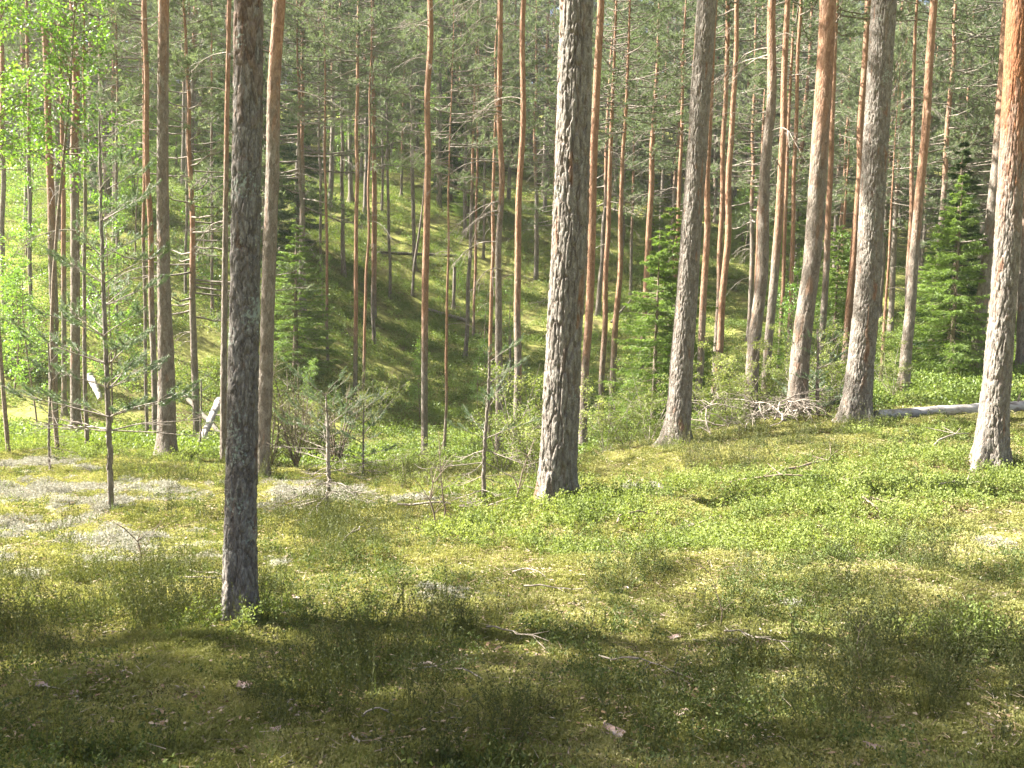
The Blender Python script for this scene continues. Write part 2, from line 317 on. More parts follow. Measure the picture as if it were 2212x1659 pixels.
def noise(sc, det=6, r=.6):
    n = nd(t, 'ShaderNodeTexNoise'); n.inputs['Scale'].default_value = sc; n.inputs['Detail'].default_value = det; n.inputs['Roughness'].default_value = r; t.links.new(tc.outputs['Object'], n.inputs['Vector']); return n.outputs[0]
a1, a2, a3 = noise(.9), noise(7, 8, .7), noise(60, 4, .7)
cm = ramp(t, [(.32, (.12, .13, .04)), (.45, (.21, .22, .06)), (.55, (.30, .30, .09)), (.68, (.23, .225, .10))], a2)
cb = ramp(t, [(.3, (.055, .045, .025)), (.5, (.11, .10, .04)), (.7, (.20, .17, .10))], a3)
f = nd(t, 'ShaderNodeMapRange'); f.inputs['From Min'].default_value = .42; f.inputs['From Max'].default_value = .62; t.links.new(a1, f.inputs['Value'])
mx = nd(t, 'ShaderNodeMixRGB'); t.links.new(f.outputs[0], mx.inputs[0]); t.links.new(cm, mx.inputs[1]); t.links.new(cb, mx.inputs[2])
mx.inputs[0].default_value = .3
cl = ramp(t, [(.3, (.12, .12, .08)), (.5, (.22, .215, .16)), (.7, (.33, .325, .26))], a3)
la = nd(t, 'ShaderNodeAttribute', attribute_name='lichen')
m2 = nd(t, 'ShaderNodeMixRGB'); t.links.new(la.outputs['Fac'], m2.inputs[0]); t.links.new(mx.outputs[0], m2.inputs[1]); t.links.new(cl, m2.inputs[2])
bs = nd(t, 'ShaderNodeBsdfDiffuse'); t.links.new(m2.outputs[0], bs.inputs[0])
bp = nd(t, 'ShaderNodeBump'); bp.inputs['Strength'].default_value = .8; bp.inputs['Distance'].default_value = .02; t.links.new(a3, bp.inputs['Height']); t.links.new(bp.outputs[0], bs.inputs['Normal'])
o = nd(t, 'ShaderNodeOutputMaterial'); t.links.new(bs.outputs[0], o.inputs[0])
link('ground', b.mesh('ground', m, True), kind='structure')

# ------------------------------------------------------------------ scattered ground cover
PROTO = bpy.data.collections.new('scatter_sources')
def protos(name, fn, k, mat):
    c = bpy.data.collections.new(name); 
    for q in range(k):
        bb = MB(); fn(bb, q); c.objects.link(bpy.data.objects.new('%s_%02d' % (name, q), bb.mesh(name, mat)))
    return c
def scatter(name, coll, nvar, P, scl, label, tilt=.25, sz=1.0):
    n = len(P); me = bpy.data.meshes.new(name); me.vertices.add(n); me.vertices.foreach_set('co', np.asarray(P, float).ravel())
    rot = np.stack([rng.normal(0, tilt, n), rng.normal(0, tilt, n), rng.uniform(0, 2 * PI, n)], -1).astype(np.float32)
    me.attributes.new('rot', 'FLOAT_VECTOR', 'POINT').data.foreach_set('vector', rot.ravel())
    me.attributes.new('scl', 'FLOAT', 'POINT').data.foreach_set('value', np.asarray(scl, np.float32))
    me.attributes.new('idx', 'INT', 'POINT').data.foreach_set('value', rng.integers(0, nvar, n).astype(np.int32))
    o = link(name, me, label=label, kind='stuff'); o['category'] = 'ground cover'
    g = bpy.data.node_groups.new(name, 'GeometryNodeTree')
    g.interface.new_socket('Geometry', in_out='INPUT', socket_type='NodeSocketGeometry'); g.interface.new_socket('Geometry', in_out='OUTPUT', socket_type='NodeSocketGeometry')
    gi, go = g.nodes.new('NodeGroupInput'), g.nodes.new('NodeGroupOutput'); ip = g.nodes.new('GeometryNodeInstanceOnPoints')
    ci = g.nodes.new('GeometryNodeCollectionInfo'); ci.inputs['Collection'].default_value = coll; ci.inputs['Separate Children'].default_value = True; ci.inputs['Reset Children'].default_value = True
    def na(nm, ty):
        x = g.nodes.new('GeometryNodeInputNamedAttribute'); x.data_type = ty; x.inputs['Name'].default_value = nm; return x.outputs['Attribute']
    L = g.links.new
    L(gi.outputs[0], ip.inputs['Points']); L(ci.outputs[0], ip.inputs['Instance']); ip.inputs['Pick Instance'].default_value = True
    L(na('idx', 'INT'), ip.inputs['Instance Index']); L(na('rot', 'FLOAT_VECTOR'), ip.inputs['Rotation'])
    cx = g.nodes.new('ShaderNodeCombineXYZ'); mu = g.nodes.new('ShaderNodeMath'); mu.operation = 'MULTIPLY'; mu.inputs[1].default_value = sz
    s_ = na('scl', 'FLOAT'); L(s_, cx.inputs[0]); L(s_, cx.inputs[1]); L(s_, mu.inputs[0]); L(mu.outputs[0], cx.inputs[2]); L(cx.outputs[0], ip.inputs['Scale'])
    L(ip.outputs[0], go.inputs[0])
    md = o.modifiers.new('scatter', 'NODES'); md.node_group = g
    return o
def cand(n, r0, r1, a=38):
    r = np.sqrt(rng.uniform(r0 * r0, r1 * r1, n)); th = np.radians(rng.uniform(-a, a, n)); x, y = r * np.sin(th), r * np.cos(th); z = ground(x, y)
    return x, y, z
def stemleaf(bb, ns, h, spread, leafL, leafW, per, up=.5, stem=True, r0=.02):
    for s in range(ns):
        a = rng.uniform(0, 2 * PI); p0 = np.array([math.cos(a), math.sin(a), 0]) * rng.uniform(0, r0)
        d = np.array([math.cos(a) * spread, math.sin(a) * spread, 1.0]); hh = h * rng.uniform(.55, 1.1)
        q = np.linspace(0, 1, 5)[:, None]; pts = p0 + nrm(d) * q * hh + np.array([math.cos(a), math.sin(a), 0]) * (q ** 2) * hh * .25
        if stem: bb.needles(pts[:1] - [0, 0, .02], pts[-1:] - pts[:1], [hh], [.0035])
        k = rng.uniform(.25, 1, per); P = np.stack([np.interp(k, q[:, 0], pts[:, c]) for c in range(3)], -1)
        D = rng.normal(size=(per, 3)) * .8 + [0, 0, .45]; P = P + nrm(rng.normal(size=(per, 3))) * leafL * rng.uniform(.2, 1.6, (per, 1))
        bb.leaves(P, D, leafL * rng.uniform(.7, 1.2, per), leafW * rng.uniform(.8, 1.1, per), up)
def p_bil(bb, q): stemleaf(bb, 6, .18, .6, .022, .014, 20, r0=.05)
def p_bilfar(bb, q):
    n = 90; a = rng.uniform(0, 2 * PI, n); r = np.sqrt(rng.uniform(0, 1, n)) * .24
    P = np.stack([r * np.cos(a), r * np.sin(a), rng.uniform(.02, .24, n) * (1.1 - r * 2)], -1); bb.leaves(P, rng.normal(size=(n, 3)) + [0, 0, .3], rng.uniform(.03, .05, n), rng.uniform(.02, .032, n), .45)
def p_ling(bb, q): stemleaf(bb, 6, .09, .5, .013, .008, 14, r0=.06)
def p_hea(bb, q):
    for s in range(9):
        a = rng.uniform(0, 2 * PI); sp = rng.uniform(.05, .8); hh = rng.uniform(.12, .36); k = np.linspace(0, 1, 15)[:, None]
        d = nrm(np.array([math.cos(a) * sp, math.sin(a) * sp, 1.0])); p0 = np.array([math.cos(a), math.sin(a), 0]) * rng.uniform(0, .05)
        pts = p0 + d * k * hh + np.array([0, 0, 1]) * k ** 2 * .04 + rng.normal(0, .003, (15, 3))
        bb.needles(pts[:1] - [0, 0, .02], pts[-1:] - pts[:1], [hh], [.004])
        P = np.repeat(pts[4:], 2, 0); bb.needles(P, d + rng.normal(size=P.shape) * .55, rng.uniform(.010, .018, len(P)), np.full(len(P), .0065))
def p_moss(bb, q):
    n = 170; a = rng.uniform(0, 2 * PI, n); r = np.sqrt(rng.uniform(0, 1, n)) * .07
    P = np.stack([r * np.cos(a), r * np.sin(a), .024 * (1 - (r / .07) ** 2) - .006 + rng.uniform(0, .006, n)], -1); D = np.stack([np.cos(a), np.sin(a), np.ones(n) * .8], -1) + rng.normal(0, .7, (n, 3))
    bb.leaves(P, D, rng.uniform(.007, .014, n), rng.uniform(.004, .007, n), .4)
def p_lich(bb, q):
    n = 420; D = nrm(rng.normal(size=(n, 3)) + [0, 0, .3]); D[:, 2] = np.abs(D[:, 2]); P = D * np.array([.06, .06, .035]) * rng.uniform(.75, 1.05, (n, 1)) * (1 + .25 * np.sin(D[:, :1] * 9 + q) * np.cos(D[:, 1:2] * 8))
    bb.needles(P, rng.normal(size=(n, 3)) + D, rng.uniform(.006, .014, n), rng.uniform(.003, .006, n))
def p_grass(bb, q):
    n = 16; a = rng.uniform(0, 2 * PI, n); P = np.stack([np.cos(a), np.sin(a), a * 0], -1) * .012; D = np.stack([np.cos(a) * .6, np.sin(a) * .6, np.ones(n)], -1) + rng.normal(0, .25, (n, 3))
    bb.needles(P, D, rng.uniform(.07, .17, n), np.full(n, .003))
def p_lit(bb, q):
    n = 14; P = rng.uniform(-.12, .12, (n, 3)) * [1, 1, .05] + [0, 0, .012]; D = rng.normal(size=(n, 3)) * [1, 1, .12]
    bb.leaves(P, D, rng.uniform(.012, .03, n), rng.uniform(.006, .016, n), .8); bb.needles((P + .02)[:6], (D + rng.normal(0, .3, D.shape) * [1, 1, .5])[:6], rng.uniform(.025, .075, 6), np.full(6, .0028))
C_bil, C_far, C_ling, C_hea, C_moss, C_lich, C_grass, C_lit = [protos(a, b_, k, m_) for a, b_, k, m_ in (('bilberry_source', p_bil, 5, M_bil), ('hill_bilberry_source', p_bilfar, 5, M_bild),
    ('lingonberry_source', p_ling, 4, M_ling), ('heather_source', p_hea, 5, M_heath), ('moss_source', p_moss, 5, M_moss), ('lichen_source', p_lich, 4, M_lich), ('grass_source', p_grass, 3, M_grass), ('litter_source', p_lit, 5, M_litter))]
def pick(x, y, z, pr):
    k = rng.uniform(size=len(x)) < pr; return np.stack([x, y, z], -1)[k], k
def bands(specs, prob, smul=(1, 1)):
    Ps, Ss = [], []
    for n, r0, r1, s0, s1 in specs:
        x, y, z = cand(n, r0, r1); Z = zones(x, y, z); P, k = pick(x, y, z, prob(Z)); Ps.append(P); Ss.append(rng.uniform(s0, s1, len(P)))
    return np.vstack(Ps), np.concatenate(Ss)
P, S = bands([(32000, 1.6, 8, .7, 1.4), (42000, 8, 19, 1.1, 2.0)], lambda Z: (1 - .95 * Z['lic']) * (.55 + .45 * sstep(.35, .6, Z['n2'])))
scatter('moss_carpet', C_moss, 5, P, S, 'yellow green moss cushions carpeting the forest floor')
P, S = bands([(9000, 1.6, 8, .6, 1.15), (26000, 8, 22, .8, 1.35)], lambda Z: Z['bil'] * .8 * sstep(.15, .45, Z['bil']))
scatter('bilberry_plants', C_bil, 5, P, S, 'bright green bilberry twigs covering the ground beside the pines')
P, S = bands([(40000, 17, 62, .8, 1.7), (6000, 62, 130, 2, 3)], lambda Z: .85 * sstep(.28, .5, Z['n1']) * sstep(15, 18, Z['t']))
scatter('hillside_bilberry', C_far, 5, P - [0, 0, .03], S, 'sunlit bilberry and moss cover on the slope of the hollow')
P, S = bands([(5000, 1.6, 8, .6, 1.1), (14000, 8, 22, .8, 1.4)], lambda Z: .85 * Z['hea'] * sstep(.12, .5, Z['hea']) * sstep(.36, .50, Z['n2']))
scatter('heather_plants', C_hea, 5, P, S, 'wispy olive heather sprigs rising from the moss')
P, S = bands([(9000, 1.6, 8, .8, 1.5), (12000, 8, 20, 1.1, 1.8)], lambda Z: .5 * (1 - Z['lic']) * sstep(.42, .58, 1 - Z['n1']) * sstep(.40, .52, Z['n2']))
scatter('lingonberry_plants', C_ling, 4, P, S, 'small dark lingonberry leaves among the moss')
P, S = bands([(7000, 1.6, 9, .5, 1.5), (16000, 9, 19, .9, 2.6)], lambda Z: Z['lic'] * sstep(.3, .6, Z['n2']))
scatter('reindeer_lichen_patches', C_lich, 4, P, S, 'pale grey reindeer lichen in patches on the moss, partly added as painted sunlight', .2, 1.0)
P, S = bands([(3500, 1.6, 9, .5, 1.1), (5000, 9, 24, .9, 1.6)], lambda Z: .4 * sstep(.4, .6, Z['n2']))
scatter('grass_tufts', C_grass, 3, P, S, 'thin grass blades standing in the moss')
P, S = bands([(9000, 1.6, 9, .6, 1.3), (10000, 9, 20, 1, 1.8)], lambda Z: .6 + 0 * Z['t'])
scatter('forest_litter', C_lit, 5, P, S, 'dry needles, brown leaves and twig bits lying on the moss', .08)

# ------------------------------------------------------------------ pine trunks
def trunk_mesh(name, pts, rads, nseg, rows_z, zor, relief, mat, lich=0.0, seed=0, plate=(.045, .11), flare=.8, near_=False):
    """pts: world axis points relative to the base (rising z). zor: height where orange bark starts."""
    pts = np.asarray(pts); z = np.asarray(rows_z)
    ax = np.interp(z, pts[:, 2], pts[:, 0]); ay = np.interp(z, pts[:, 2], pts[:, 1]); r = np.interp(z, pts[:, 2], rads)
    wob = .012 if near_ else .035; ax = ax + (vnoise(z * .7, z * 0 + seed, seed=seed) - .5) * wob * 2; ay = ay + (vnoise(z * .7, z * 0 + 9 + seed, seed=seed) - .5) * wob * 2
    th = np.arange(nseg) * 2 * PI / nseg; TH, Z = np.meshgrid(th, z); R = np.repeat(r[:, None], nseg, 1)
    lobes = 1 + flare * np.exp(-np.maximum(Z, 0) / .22) * (.15 + 1.5 * vnoise(np.cos(TH) * 1.9 + seed, np.sin(TH) * 1.9 + 4, seed=seed) ** 2) + .05 * (vnoise(np.cos(TH) * 1.3, np.sin(TH) * 1.3, Z * .8, seed=seed + 3) - .5)
    R = R * lobes
    rm = float(np.mean(rads[:2])); per = max(5, int(round(2 * PI * rm / plate[0])))
    wx = TH / (2 * PI) * per + (vnoise(np.cos(TH) * 3, np.sin(TH) * 3, Z * 5, seed=seed + 1) - .5) * 1.1
    wy = Z / plate[1] + (vnoise(np.cos(TH) * 3, np.sin(TH) * 3, Z * 7, seed=seed + 2) - .5) * 1.2
    f1, f2, idh = worley(wx, wy, seed + 11, per)
    pl = sstep(.015, .16, f2 - f1); up = sstep(zor - .8, zor + 1.5, Z)
    amp = relief * (1 - .55 * up)
    fine = fbm(np.cos(TH) * R * 60, np.sin(TH) * R * 60, Z * 30, seed=seed + 5, o=3) - .5
    R = R + amp * (pl - .7) + amp * (idh - .5) * .6 + fine * amp * .9
    X = ax[:, None] + R * np.cos(TH); Y = ay[:, None] + R * np.sin(TH)
    org = np.clip(up + (idh - .5) * .5 * (up > .02) + (1 - pl) * .18 + sstep(.80, .95, vnoise(wx * .7, wy * .6, seed=seed + 8)) * .55, 0, 1)
    lc = np.full(Z.shape, lich) * (1 - .8 * up)
    b = MB(); i = np.arange(len(z) - 1)[:, None] * nseg; j = np.arange(nseg)[None]; jn = (j + 1) % nseg
    b.add(np.stack([X, Y, Z], -1).reshape(-1, 3), Q=np.stack([i + j, i + jn, i + nseg + jn, i + nseg + j], -1).reshape(-1, 4), orange=org, lichen=lc)
    return b.mesh(name, mat, True)

# dead lower branches, drooping and forked (six shared meshes, about 1 m long, along +X)
def dead_branch_mesh(k):
    b = MB(); q = np.linspace(0, 1, 9)
    up = rng.uniform(.05, .25); dr = rng.uniform(.3, .7)
    main = np.stack([q, .05 * np.sin(q * 5 + k), up * q - dr * q ** 2.2], -1); main += rng.normal(0, .008, main.shape) * q[:, None]
    b.tube(main, np.linspace(.010, .0022, 9), 4)
    for s in range(rng.integers(5, 9)):
        f = rng.uniform(.3, .95); p = np.array([np.interp(f, q, main[:, c]) for c in range(3)]); d = np.array([.7, rng.choice([-1, 1]) * rng.uniform(.3, .9), -rng.uniform(.1, .8)])
        L = rng.uniform(.15, .45) * (1.3 - f); qq = np.linspace(0, 1, 5)[:, None]; sub = p + nrm(d) * qq * L + np.array([0, 0, -.25]) * qq ** 2 * L + rng.normal(0, .008, (5, 3)) * qq
        b.tube(sub, np.linspace(.0045, .0015, 5), 3)
        for s2 in range(2):
            f2 = rng.uniform(.4, 1); p2 = sub[int(f2 * 4)]; d2 = nrm(d + rng.normal(0, .7, 3)); b.tube(np.stack([p2, p2 + d2 * L * .2, p2 + d2 * L * .4 + [0, 0, -.03]]), [.003, .002, .0015], 3)
    return b.mesh('dead_branch', M_twig)
DEAD = [dead_branch_mesh(k) for k in range(7)]

def pine_crown(seed, H=8.0, RW=2.1, nb=74, tight=1.0):
    """open Scots pine crown: limbs, side shoots, needle tufts; two meshes"""
    r = np.random.default_rng(seed); bw = MB(); bn = MB()
    for k in range(nb):
        f = (k + r.uniform(0, 1)) / nb; z = H * f; prof = RW * (.55 + .75 * math.sin(min(1, f * 1.15 + .12) * PI) ** .8) * (1 - f ** 3 * .65) * r.uniform(.55, 1.15)
        a = r.uniform(0, 2 * PI) ; lift = .15 + .75 * f + r.uniform(-.15, .15); q = np.linspace(0, 1, 6)[:, None]
        h = np.array([math.cos(a), math.sin(a), 0]); main = np.array([0, 0, z]) + h * q * prof + np.array([0, 0, 1]) * prof * (lift * q ** 1.6 - .22 * q) + r.normal(0, .05, (6, 3)) * q
        bw.tube(main, np.linspace(.024 * (1.1 - f * .6), .006, 6), 4)
        ns = 7
        for s in range(ns):
            g = .35 + .65 * (s + r.uniform(0, 1)) / ns; p = np.array([np.interp(g, q[:, 0], main[:, c]) for c in range(3)])
            d = nrm(h * .8 + np.cross([0, 0, 1], h) * r.uniform(-1.3, 1.3) + [0, 0, r.uniform(-.1, .8)]); L = r.uniform(.25, .6) * (1.25 - g * .4)
            bw.tube(np.stack([p, p + d * L * .5, p + d * L + [0, 0, L * .12]]), [.010, .006, .004], 3)
            nt_ = 6; tt = r.uniform(.25, 1.0, nt_); tips = p + d * L * tt[:, None] + r.normal(0, .05, (nt_, 3)); nn = int(15 * tight)
            P = np.repeat(tips, nn, 0); D = nrm(d + [0, 0, .35]) + r.normal(size=P.shape) * .75
            bn.needles(P - nrm(D) * .02, D, r.uniform(.08, .14, len(P)), r.uniform(.010, .017, len(P)))
    return bw.mesh('crown_limbs', M_bark), bn.mesh('needles', M_pine)
CROWNS = [pine_crown(100 + k, H=h, RW=rw, nb=nb) for k, (h, rw, nb) in enumerate([(7.5, 2.0, 62), (9.0, 2.2, 76), (6.5, 1.8, 56), (8.5, 1.7, 66), (7, 2.4, 64)])]
print('crown tris', [len(c[1].polygons) for c in CROWNS])

ALL_TREES = []
def axis_at(pts, z): return np.array([np.interp(z, pts[:, 2], pts[:, c]) for c in range(3)])
def pine(label, img, t, H, vor, rel=.006, near=False, seed=None, crown=True, dead=0, dz=(2, 9), dscale=(.5, 1.2), lich=0, side=None, name='pine_tree', mat=None, cat='pine', nseg=None, plate=None, group='pine trees of the forest'):
    seed = len(ALL_TREES) * 3 + 1 if seed is None else seed
    u0, v0, w0 = img[0]; base = hit(u0, v0, t)
    tt = float((base - CAM) @ FW); pts = [[0, 0, -.5], [0, 0, 0]]; rads = [w0 * tt / F_PX / 2 * .92] * 2
    for (u, v, w_) in img[1:]:
        d = raydir(u, v); s = base[1] / d[1]; p = CAM + d * s - base
        pts.append([p[0], 0, p[2]]); rads.append(w_ * s / F_PX / 2)
    top = np.array(pts[-1]); prev = np.array(pts[1] if len(pts) > 2 else pts[0]); lean = (top[0] - prev[0]) / max(top[2] - prev[2], .5)
    r_top = rads[-1]
    if H > top[2] + 1:
        n = 5
        for k in range(1, n + 1):
            f = k / n; z = top[2] + (H - top[2]) * f; pts.append([top[0] + lean * (z - top[2]) * (1 - .4 * f), 0, z]); rads.append(r_top * (1 - .86 * f))
    pts = np.array(pts)
    zvis = min(H, top[2] + .5); step = ((.012 if tt < 8 else .02) if near else .055); ns = nseg or (84 if near else 20)
    z1 = np.arange(-.4, zvis, step); z2 = np.arange(zvis, H, .45); rz = np.concatenate([z1, z2, [pts[-1, 2]]])
    dzv = CAM + raydir(u0, vor) * (base[1] / raydir(u0, vor)[1]) - base
    root = link(name, None, loc=tuple(base), label=label, cat=cat, group=group)
    link('trunk', trunk_mesh('trunk', pts, rads, ns, rz, dzv[2], rel, mat or (M_barkn if near else M_bark), lich, seed, plate=plate or ((.036, .17) if near else (.05, .16)), near_=near), root)
    rr_ = random.Random(seed)
    if crown:
        cz = H * rr_.uniform(.52, .6); cw, cn = CROWNS[rr_.randrange(5)]; s = (H - cz) / 7.8; c0 = axis_at(pts, cz); c1 = pts[-1]
        q = Vector((c1 - c0).tolist()).to_track_quat('Z', 'Y').to_euler(); sc = (s * 1.0, s * 1.0, s * 1.0); az = rr_.uniform(0, 6.28)
        e = (Matrix.Rotation(0, 3, 'X') @ Vector((0, 0, 0)))
        cr = link('crown', cw, root, tuple(c0), (0, math.atan((c1 - c0)[0] / (c1 - c0)[2]), az), sc); link('needles', cn, cr)
    for k in range(dead):
        z = rr_.uniform(*dz); p = axis_at(pts, z); s = rr_.uniform(*dscale); az = rr_.uniform(0, 6.28) if side is None or rr_.random() < .4 else side + rr_.uniform(-.9, .9)
        link('dead_branch', DEAD[rr_.randrange(7)], root, tuple(p), (rr_.uniform(-.2, .2), rr_.uniform(-.35, .25), az), s)
    ALL_TREES.append(base); return root

W = PI  # branches toward the photograph's left
pine('mature pine with scaly brown bark nearest the viewer, standing in heather at the left', [(518,1345,70),(519,1150,66),(521,900,62),(525,600,60),(529,300,60),(534,0,60)], 5.6, 19, 100, .010, True, 5, lich=.26, dead=0, nseg=110, mat=M_barks, plate=(.032, .085))
pine('thick pine with deeply furrowed grey bark, bilberry round its foot, near the middle', [(1204,1093,86),(1209,960,76),(1218,760,72),(1229,560,74),(1238,300,70),(1246,0,68)], 10, 22, -260, .025, True, 17, lich=.16, plate=(.055, .42), nseg=150)
pine('leaning pine with its left side glaring white in the sun, trunk ash grey', [(1463,965,56),(1473,800,48),(1486,640,44),(1505,330,42),(1526,0,40)], 14, 22, -100, .014, True, 23, lich=.1, nseg=130)
pine('thick dark grey pine with a flared root beside the end of the bare log', [(1849,913,62),(1858,800,54),(1877,600,50),(1893,300,50),(1910,0,50)], 14, 22, -200, .018, True, 29, lich=.2, nseg=140)
pine('big pine in front of the bare log, trunk reddish above, at the frame edge', [(2136,1012,66),(2146,880,56),(2162,700,50),(2178,500,50),(2195,200,50),(2204,0,48)], 10.8, 21, 380, .016, True, 35, lich=.1, nseg=130)
pine('straight grey pine with wide foot left of the scaly foreground trunk', [(362,992,42),(358,850,36),(352,600,26),(350,300,23),(348,0,22)], 15.5, 20, 120, .010, dead=6, dz=(5, 9), nseg=36, lich=.1, side=0)
pine('pale lit pine just behind and right of the scaly foreground trunk', [(568,1030,32),(571,800,29),(577,600,28),(590,300,27),(606,0,26)], 15, 21, 260, .010, dead=7, dz=(3.5, 8), nseg=30, lich=.12, side=0)
pine('slim pine half hidden by the left edge of the scaly foreground trunk', [(482,1000,15),(484,800,14),(487,600,12),(491,330,10),(496,0,9)], 17, 18, 400, dead=9, dz=(3.5, 8), side=W)
pine('reddish slim pine directly left of the straight grey pine', [(335,960,13),(328,700,12),(322,500,11),(317,250,11),(315,0,10)], 19, 18, 640, dead=12, dz=(3, 9), side=W)
pine('thin dark pine touching the reddish slim pine from the left', [(316,955,7),(312,600,7),(308,250,6),(306,60,5)], 21, 13, 500, dead=6, dz=(3, 9))
pine('dark pine with reddish upper trunk in a row of three, leftmost of them', [(115,935,21),(117,700,17),(112,500,16),(104,300,14),(96,0,12)], 22, 19, 520, dead=6, dz=(4, 9), nseg=26)
pine('thin orange pine in the middle of the row of three at the left', [(142,900,11),(140,650,10),(138,450,9),(134,200,8),(130,0,7)], 25, 18, 600, dead=6, dz=(4, 9))
pine('dark straight pine in the row of three, nearest the sapling', [(165,945,23),(163,700,19),(162,500,18),(161,250,16),(160,0,14)], 20, 19, 330, dead=8, dz=(5, 9), nseg=26)
pine('thin grey pine right behind the tall pine sapling', [(190,975,9),(187,800,8),(182,500,7),(178,200,6)], 19, 12, 300, dead=6, dz=(2, 8))
pine('thin grey pine far left on the shaded slope', [(65,760,9),(64,500,8),(62,200,7)], None, 16, 300, dead=5)
pine('bright orange pine standing alone on the hollow floor with whitish drooping twigs', [(919,1001,15),(919,800,14),(921,600,15),(924,350,13),(928,0,12)], 24, 19, 760, dead=26, dz=(7, 12.5), side=W, dscale=(.5, 1.1))
pine('pine with a ladder of pale curved dead branches on its left', [(1075,1030,18),(1078,800,16),(1080,600,13),(1081,300,12),(1083,0,10)], 19, 18, 430, dead=24, dz=(3.8, 9.5), side=W, dscale=(.7, 1.5), nseg=24)
pine('orange slim pine with few branches right of the ladder-like one', [(1112,1010,18),(1117,800,16),(1122,600,14),(1127,300,12),(1132,0,11)], 20, 19, 700, dead=10, dz=(5, 10), nseg=24, side=W)
pine('smooth reddish pine hugging the right side of the furrowed grey pine', [(1257,998,20),(1266,780,17),(1275,600,17),(1285,300,17),(1297,0,15)], 19, 20, 800, dead=10, dz=(5, 9), nseg=24, side=0)
pine('thin pine with bristling dead twigs left of the furrowed grey pine', [(1186,900,8),(1190,650,7),(1196,420,5)], 27, 11, 640, dead=22, dz=(3.5, 9), side=W, dscale=(.5, 1.1))
pine('orange pine with grey foot, left of a close pair in the hollow', [(1295,928,13),(1302,760,12),(1310,600,11),(1318,330,9)], 26, 15, 760, dead=9, dz=(5, 11), side=0)
pine('orange pine with pale lit foot, right of a close pair in the hollow', [(1320,928,15),(1329,740,13),(1337,600,11),(1347,350,8)], 25, 14, 760, dead=12, dz=(5, 11), side=0)
pine('slender orange pine rising behind the bright spruces', [(1382,850,12),(1390,730,12),(1398,600,13),(1409,330,11),(1421,110,7)], 28, 15, 720, dead=18, dz=(6, 12), side=W)
pine('thin orange pine between the bright spruces and the ash grey leaning pine', [(1452,860,9),(1459,600,9),(1467,400,8),(1476,150,6)], 29, 15, 640, dead=12, dz=(6, 12), side=W)
pine('orange brown pine partly behind the ash grey leaning pine', [(1506,910,16),(1513,750,15),(1521,600,14),(1532,350,12),(1545,0,9)], 22, 19, 700, dead=6, dz=(6, 10))
pine('slim pine with lit left edge, left of a crossing pair', [(1539,873,13),(1546,740,12),(1553,600,11),(1562,300,10),(1573,0,9)], 27, 18, 640, dead=8, dz=(6, 12))
pine('orange brown pine, right of a crossing pair', [(1544,892,17),(1556,740,15),(1566,600,14),(1580,330,12),(1594,0,9)], 26, 18, 800, dead=10, dz=(7, 12))
pine('tall brown pine with sunlit left edge, above the low shrubs', [(1616,917,31),(1627,800,27),(1645,600,24),(1657,330,21),(1669,0,17)], 16.5, 21, 200, .010, dead=10, dz=(3.5, 8), nseg=32, side=W, dscale=(.7, 1.5))
pine('thin dark red pine just left of the tall brown pine', [(1623,800,6),(1632,600,7),(1645,350,6)], 30, 12, 650, dead=6, dz=(5, 10))
pine('reddish pine right of the tall brown pine, foot behind bright shrubs', [(1649,891,20),(1660,740,18),(1673,600,18),(1687,330,15),(1702,0,11)], 19, 20, 560, dead=6, dz=(5, 9), nseg=24)
pine('thin orange pine lit on the left, beside the bright young birch', [(1695,850,11),(1702,720,10),(1709,560,9),(1719,300,8),(1728,0,7)], 26, 18, 720, dead=9, dz=(5, 11))
pine('thin orange pine behind the reddish pine pair', [(1680,830,8),(1692,560,8),(1706,230,7)], 31, 15, 700, dead=5, dz=(5, 11))
pine('stout reddish brown pine with the brush pile at its foot', [(1721,903,44),(1731,780,40),(1750,600,36),(1768,330,36),(1788,0,34)], 17, 22, 340, .011, dead=4, dz=(5, 9), nseg=44)
pine('slim pine hidden along the right edge of the stout reddish one', [(1768,830,15),(1775,720,14),(1784,560,13),(1795,300,11),(1806,60,8)], 24, 17, 560, dead=6, dz=(5, 10))
pine('spindly pine bristling with pale dead twigs in front of dark spruce', [(1807,760,7),(1813,640,7),(1826,440,5)], 31, 9, 700, dead=26, dz=(1.5, 8), side=0, dscale=(.5, 1.0))
pine('orange pine just left of the thick dark grey pine', [(1824,800,17),(1834,680,17),(1844,560,16),(1858,330,15),(1876,0,13)], 27, 20, 760, dead=6, dz=(7, 12), nseg=24)
pine('thin orange pine right of the thick dark grey pine', [(1901,829,7),(1907,720,7),(1918,560,5)], 27, 8, 800, dead=9, dz=(2, 7), side=0)
pine('lit orange pine with white edge above the log end', [(1949,856,28),(1958,740,23),(1974,600,20),(1992,380,18),(2018,0,15)], 22, 20, 500, .008, dead=6, dz=(5, 10), nseg=28)
pine('thin reddish pine seen behind the lit orange pine', [(1951,790,10),(1960,600,10),(1971,400,9),(1976,150,7)], 31, 17, 600, dead=16, dz=(7, 13), side=0)
pine('dark brown pine emerging left of the big frame-edge pine', [(2107,815,28),(2120,700,26),(2134,560,24),(2156,350,22),(2180,0,18)], 24, 21, 300, .009, dead=9, dz=(6, 11), nseg=28, side=W)
pine('bright pine cut off by the right edge of the picture', [(2209,800,26),(2212,700,24),(2224,400,22),(2240,0,18)], 24, 20, 500, dead=4, dz=(6, 11))
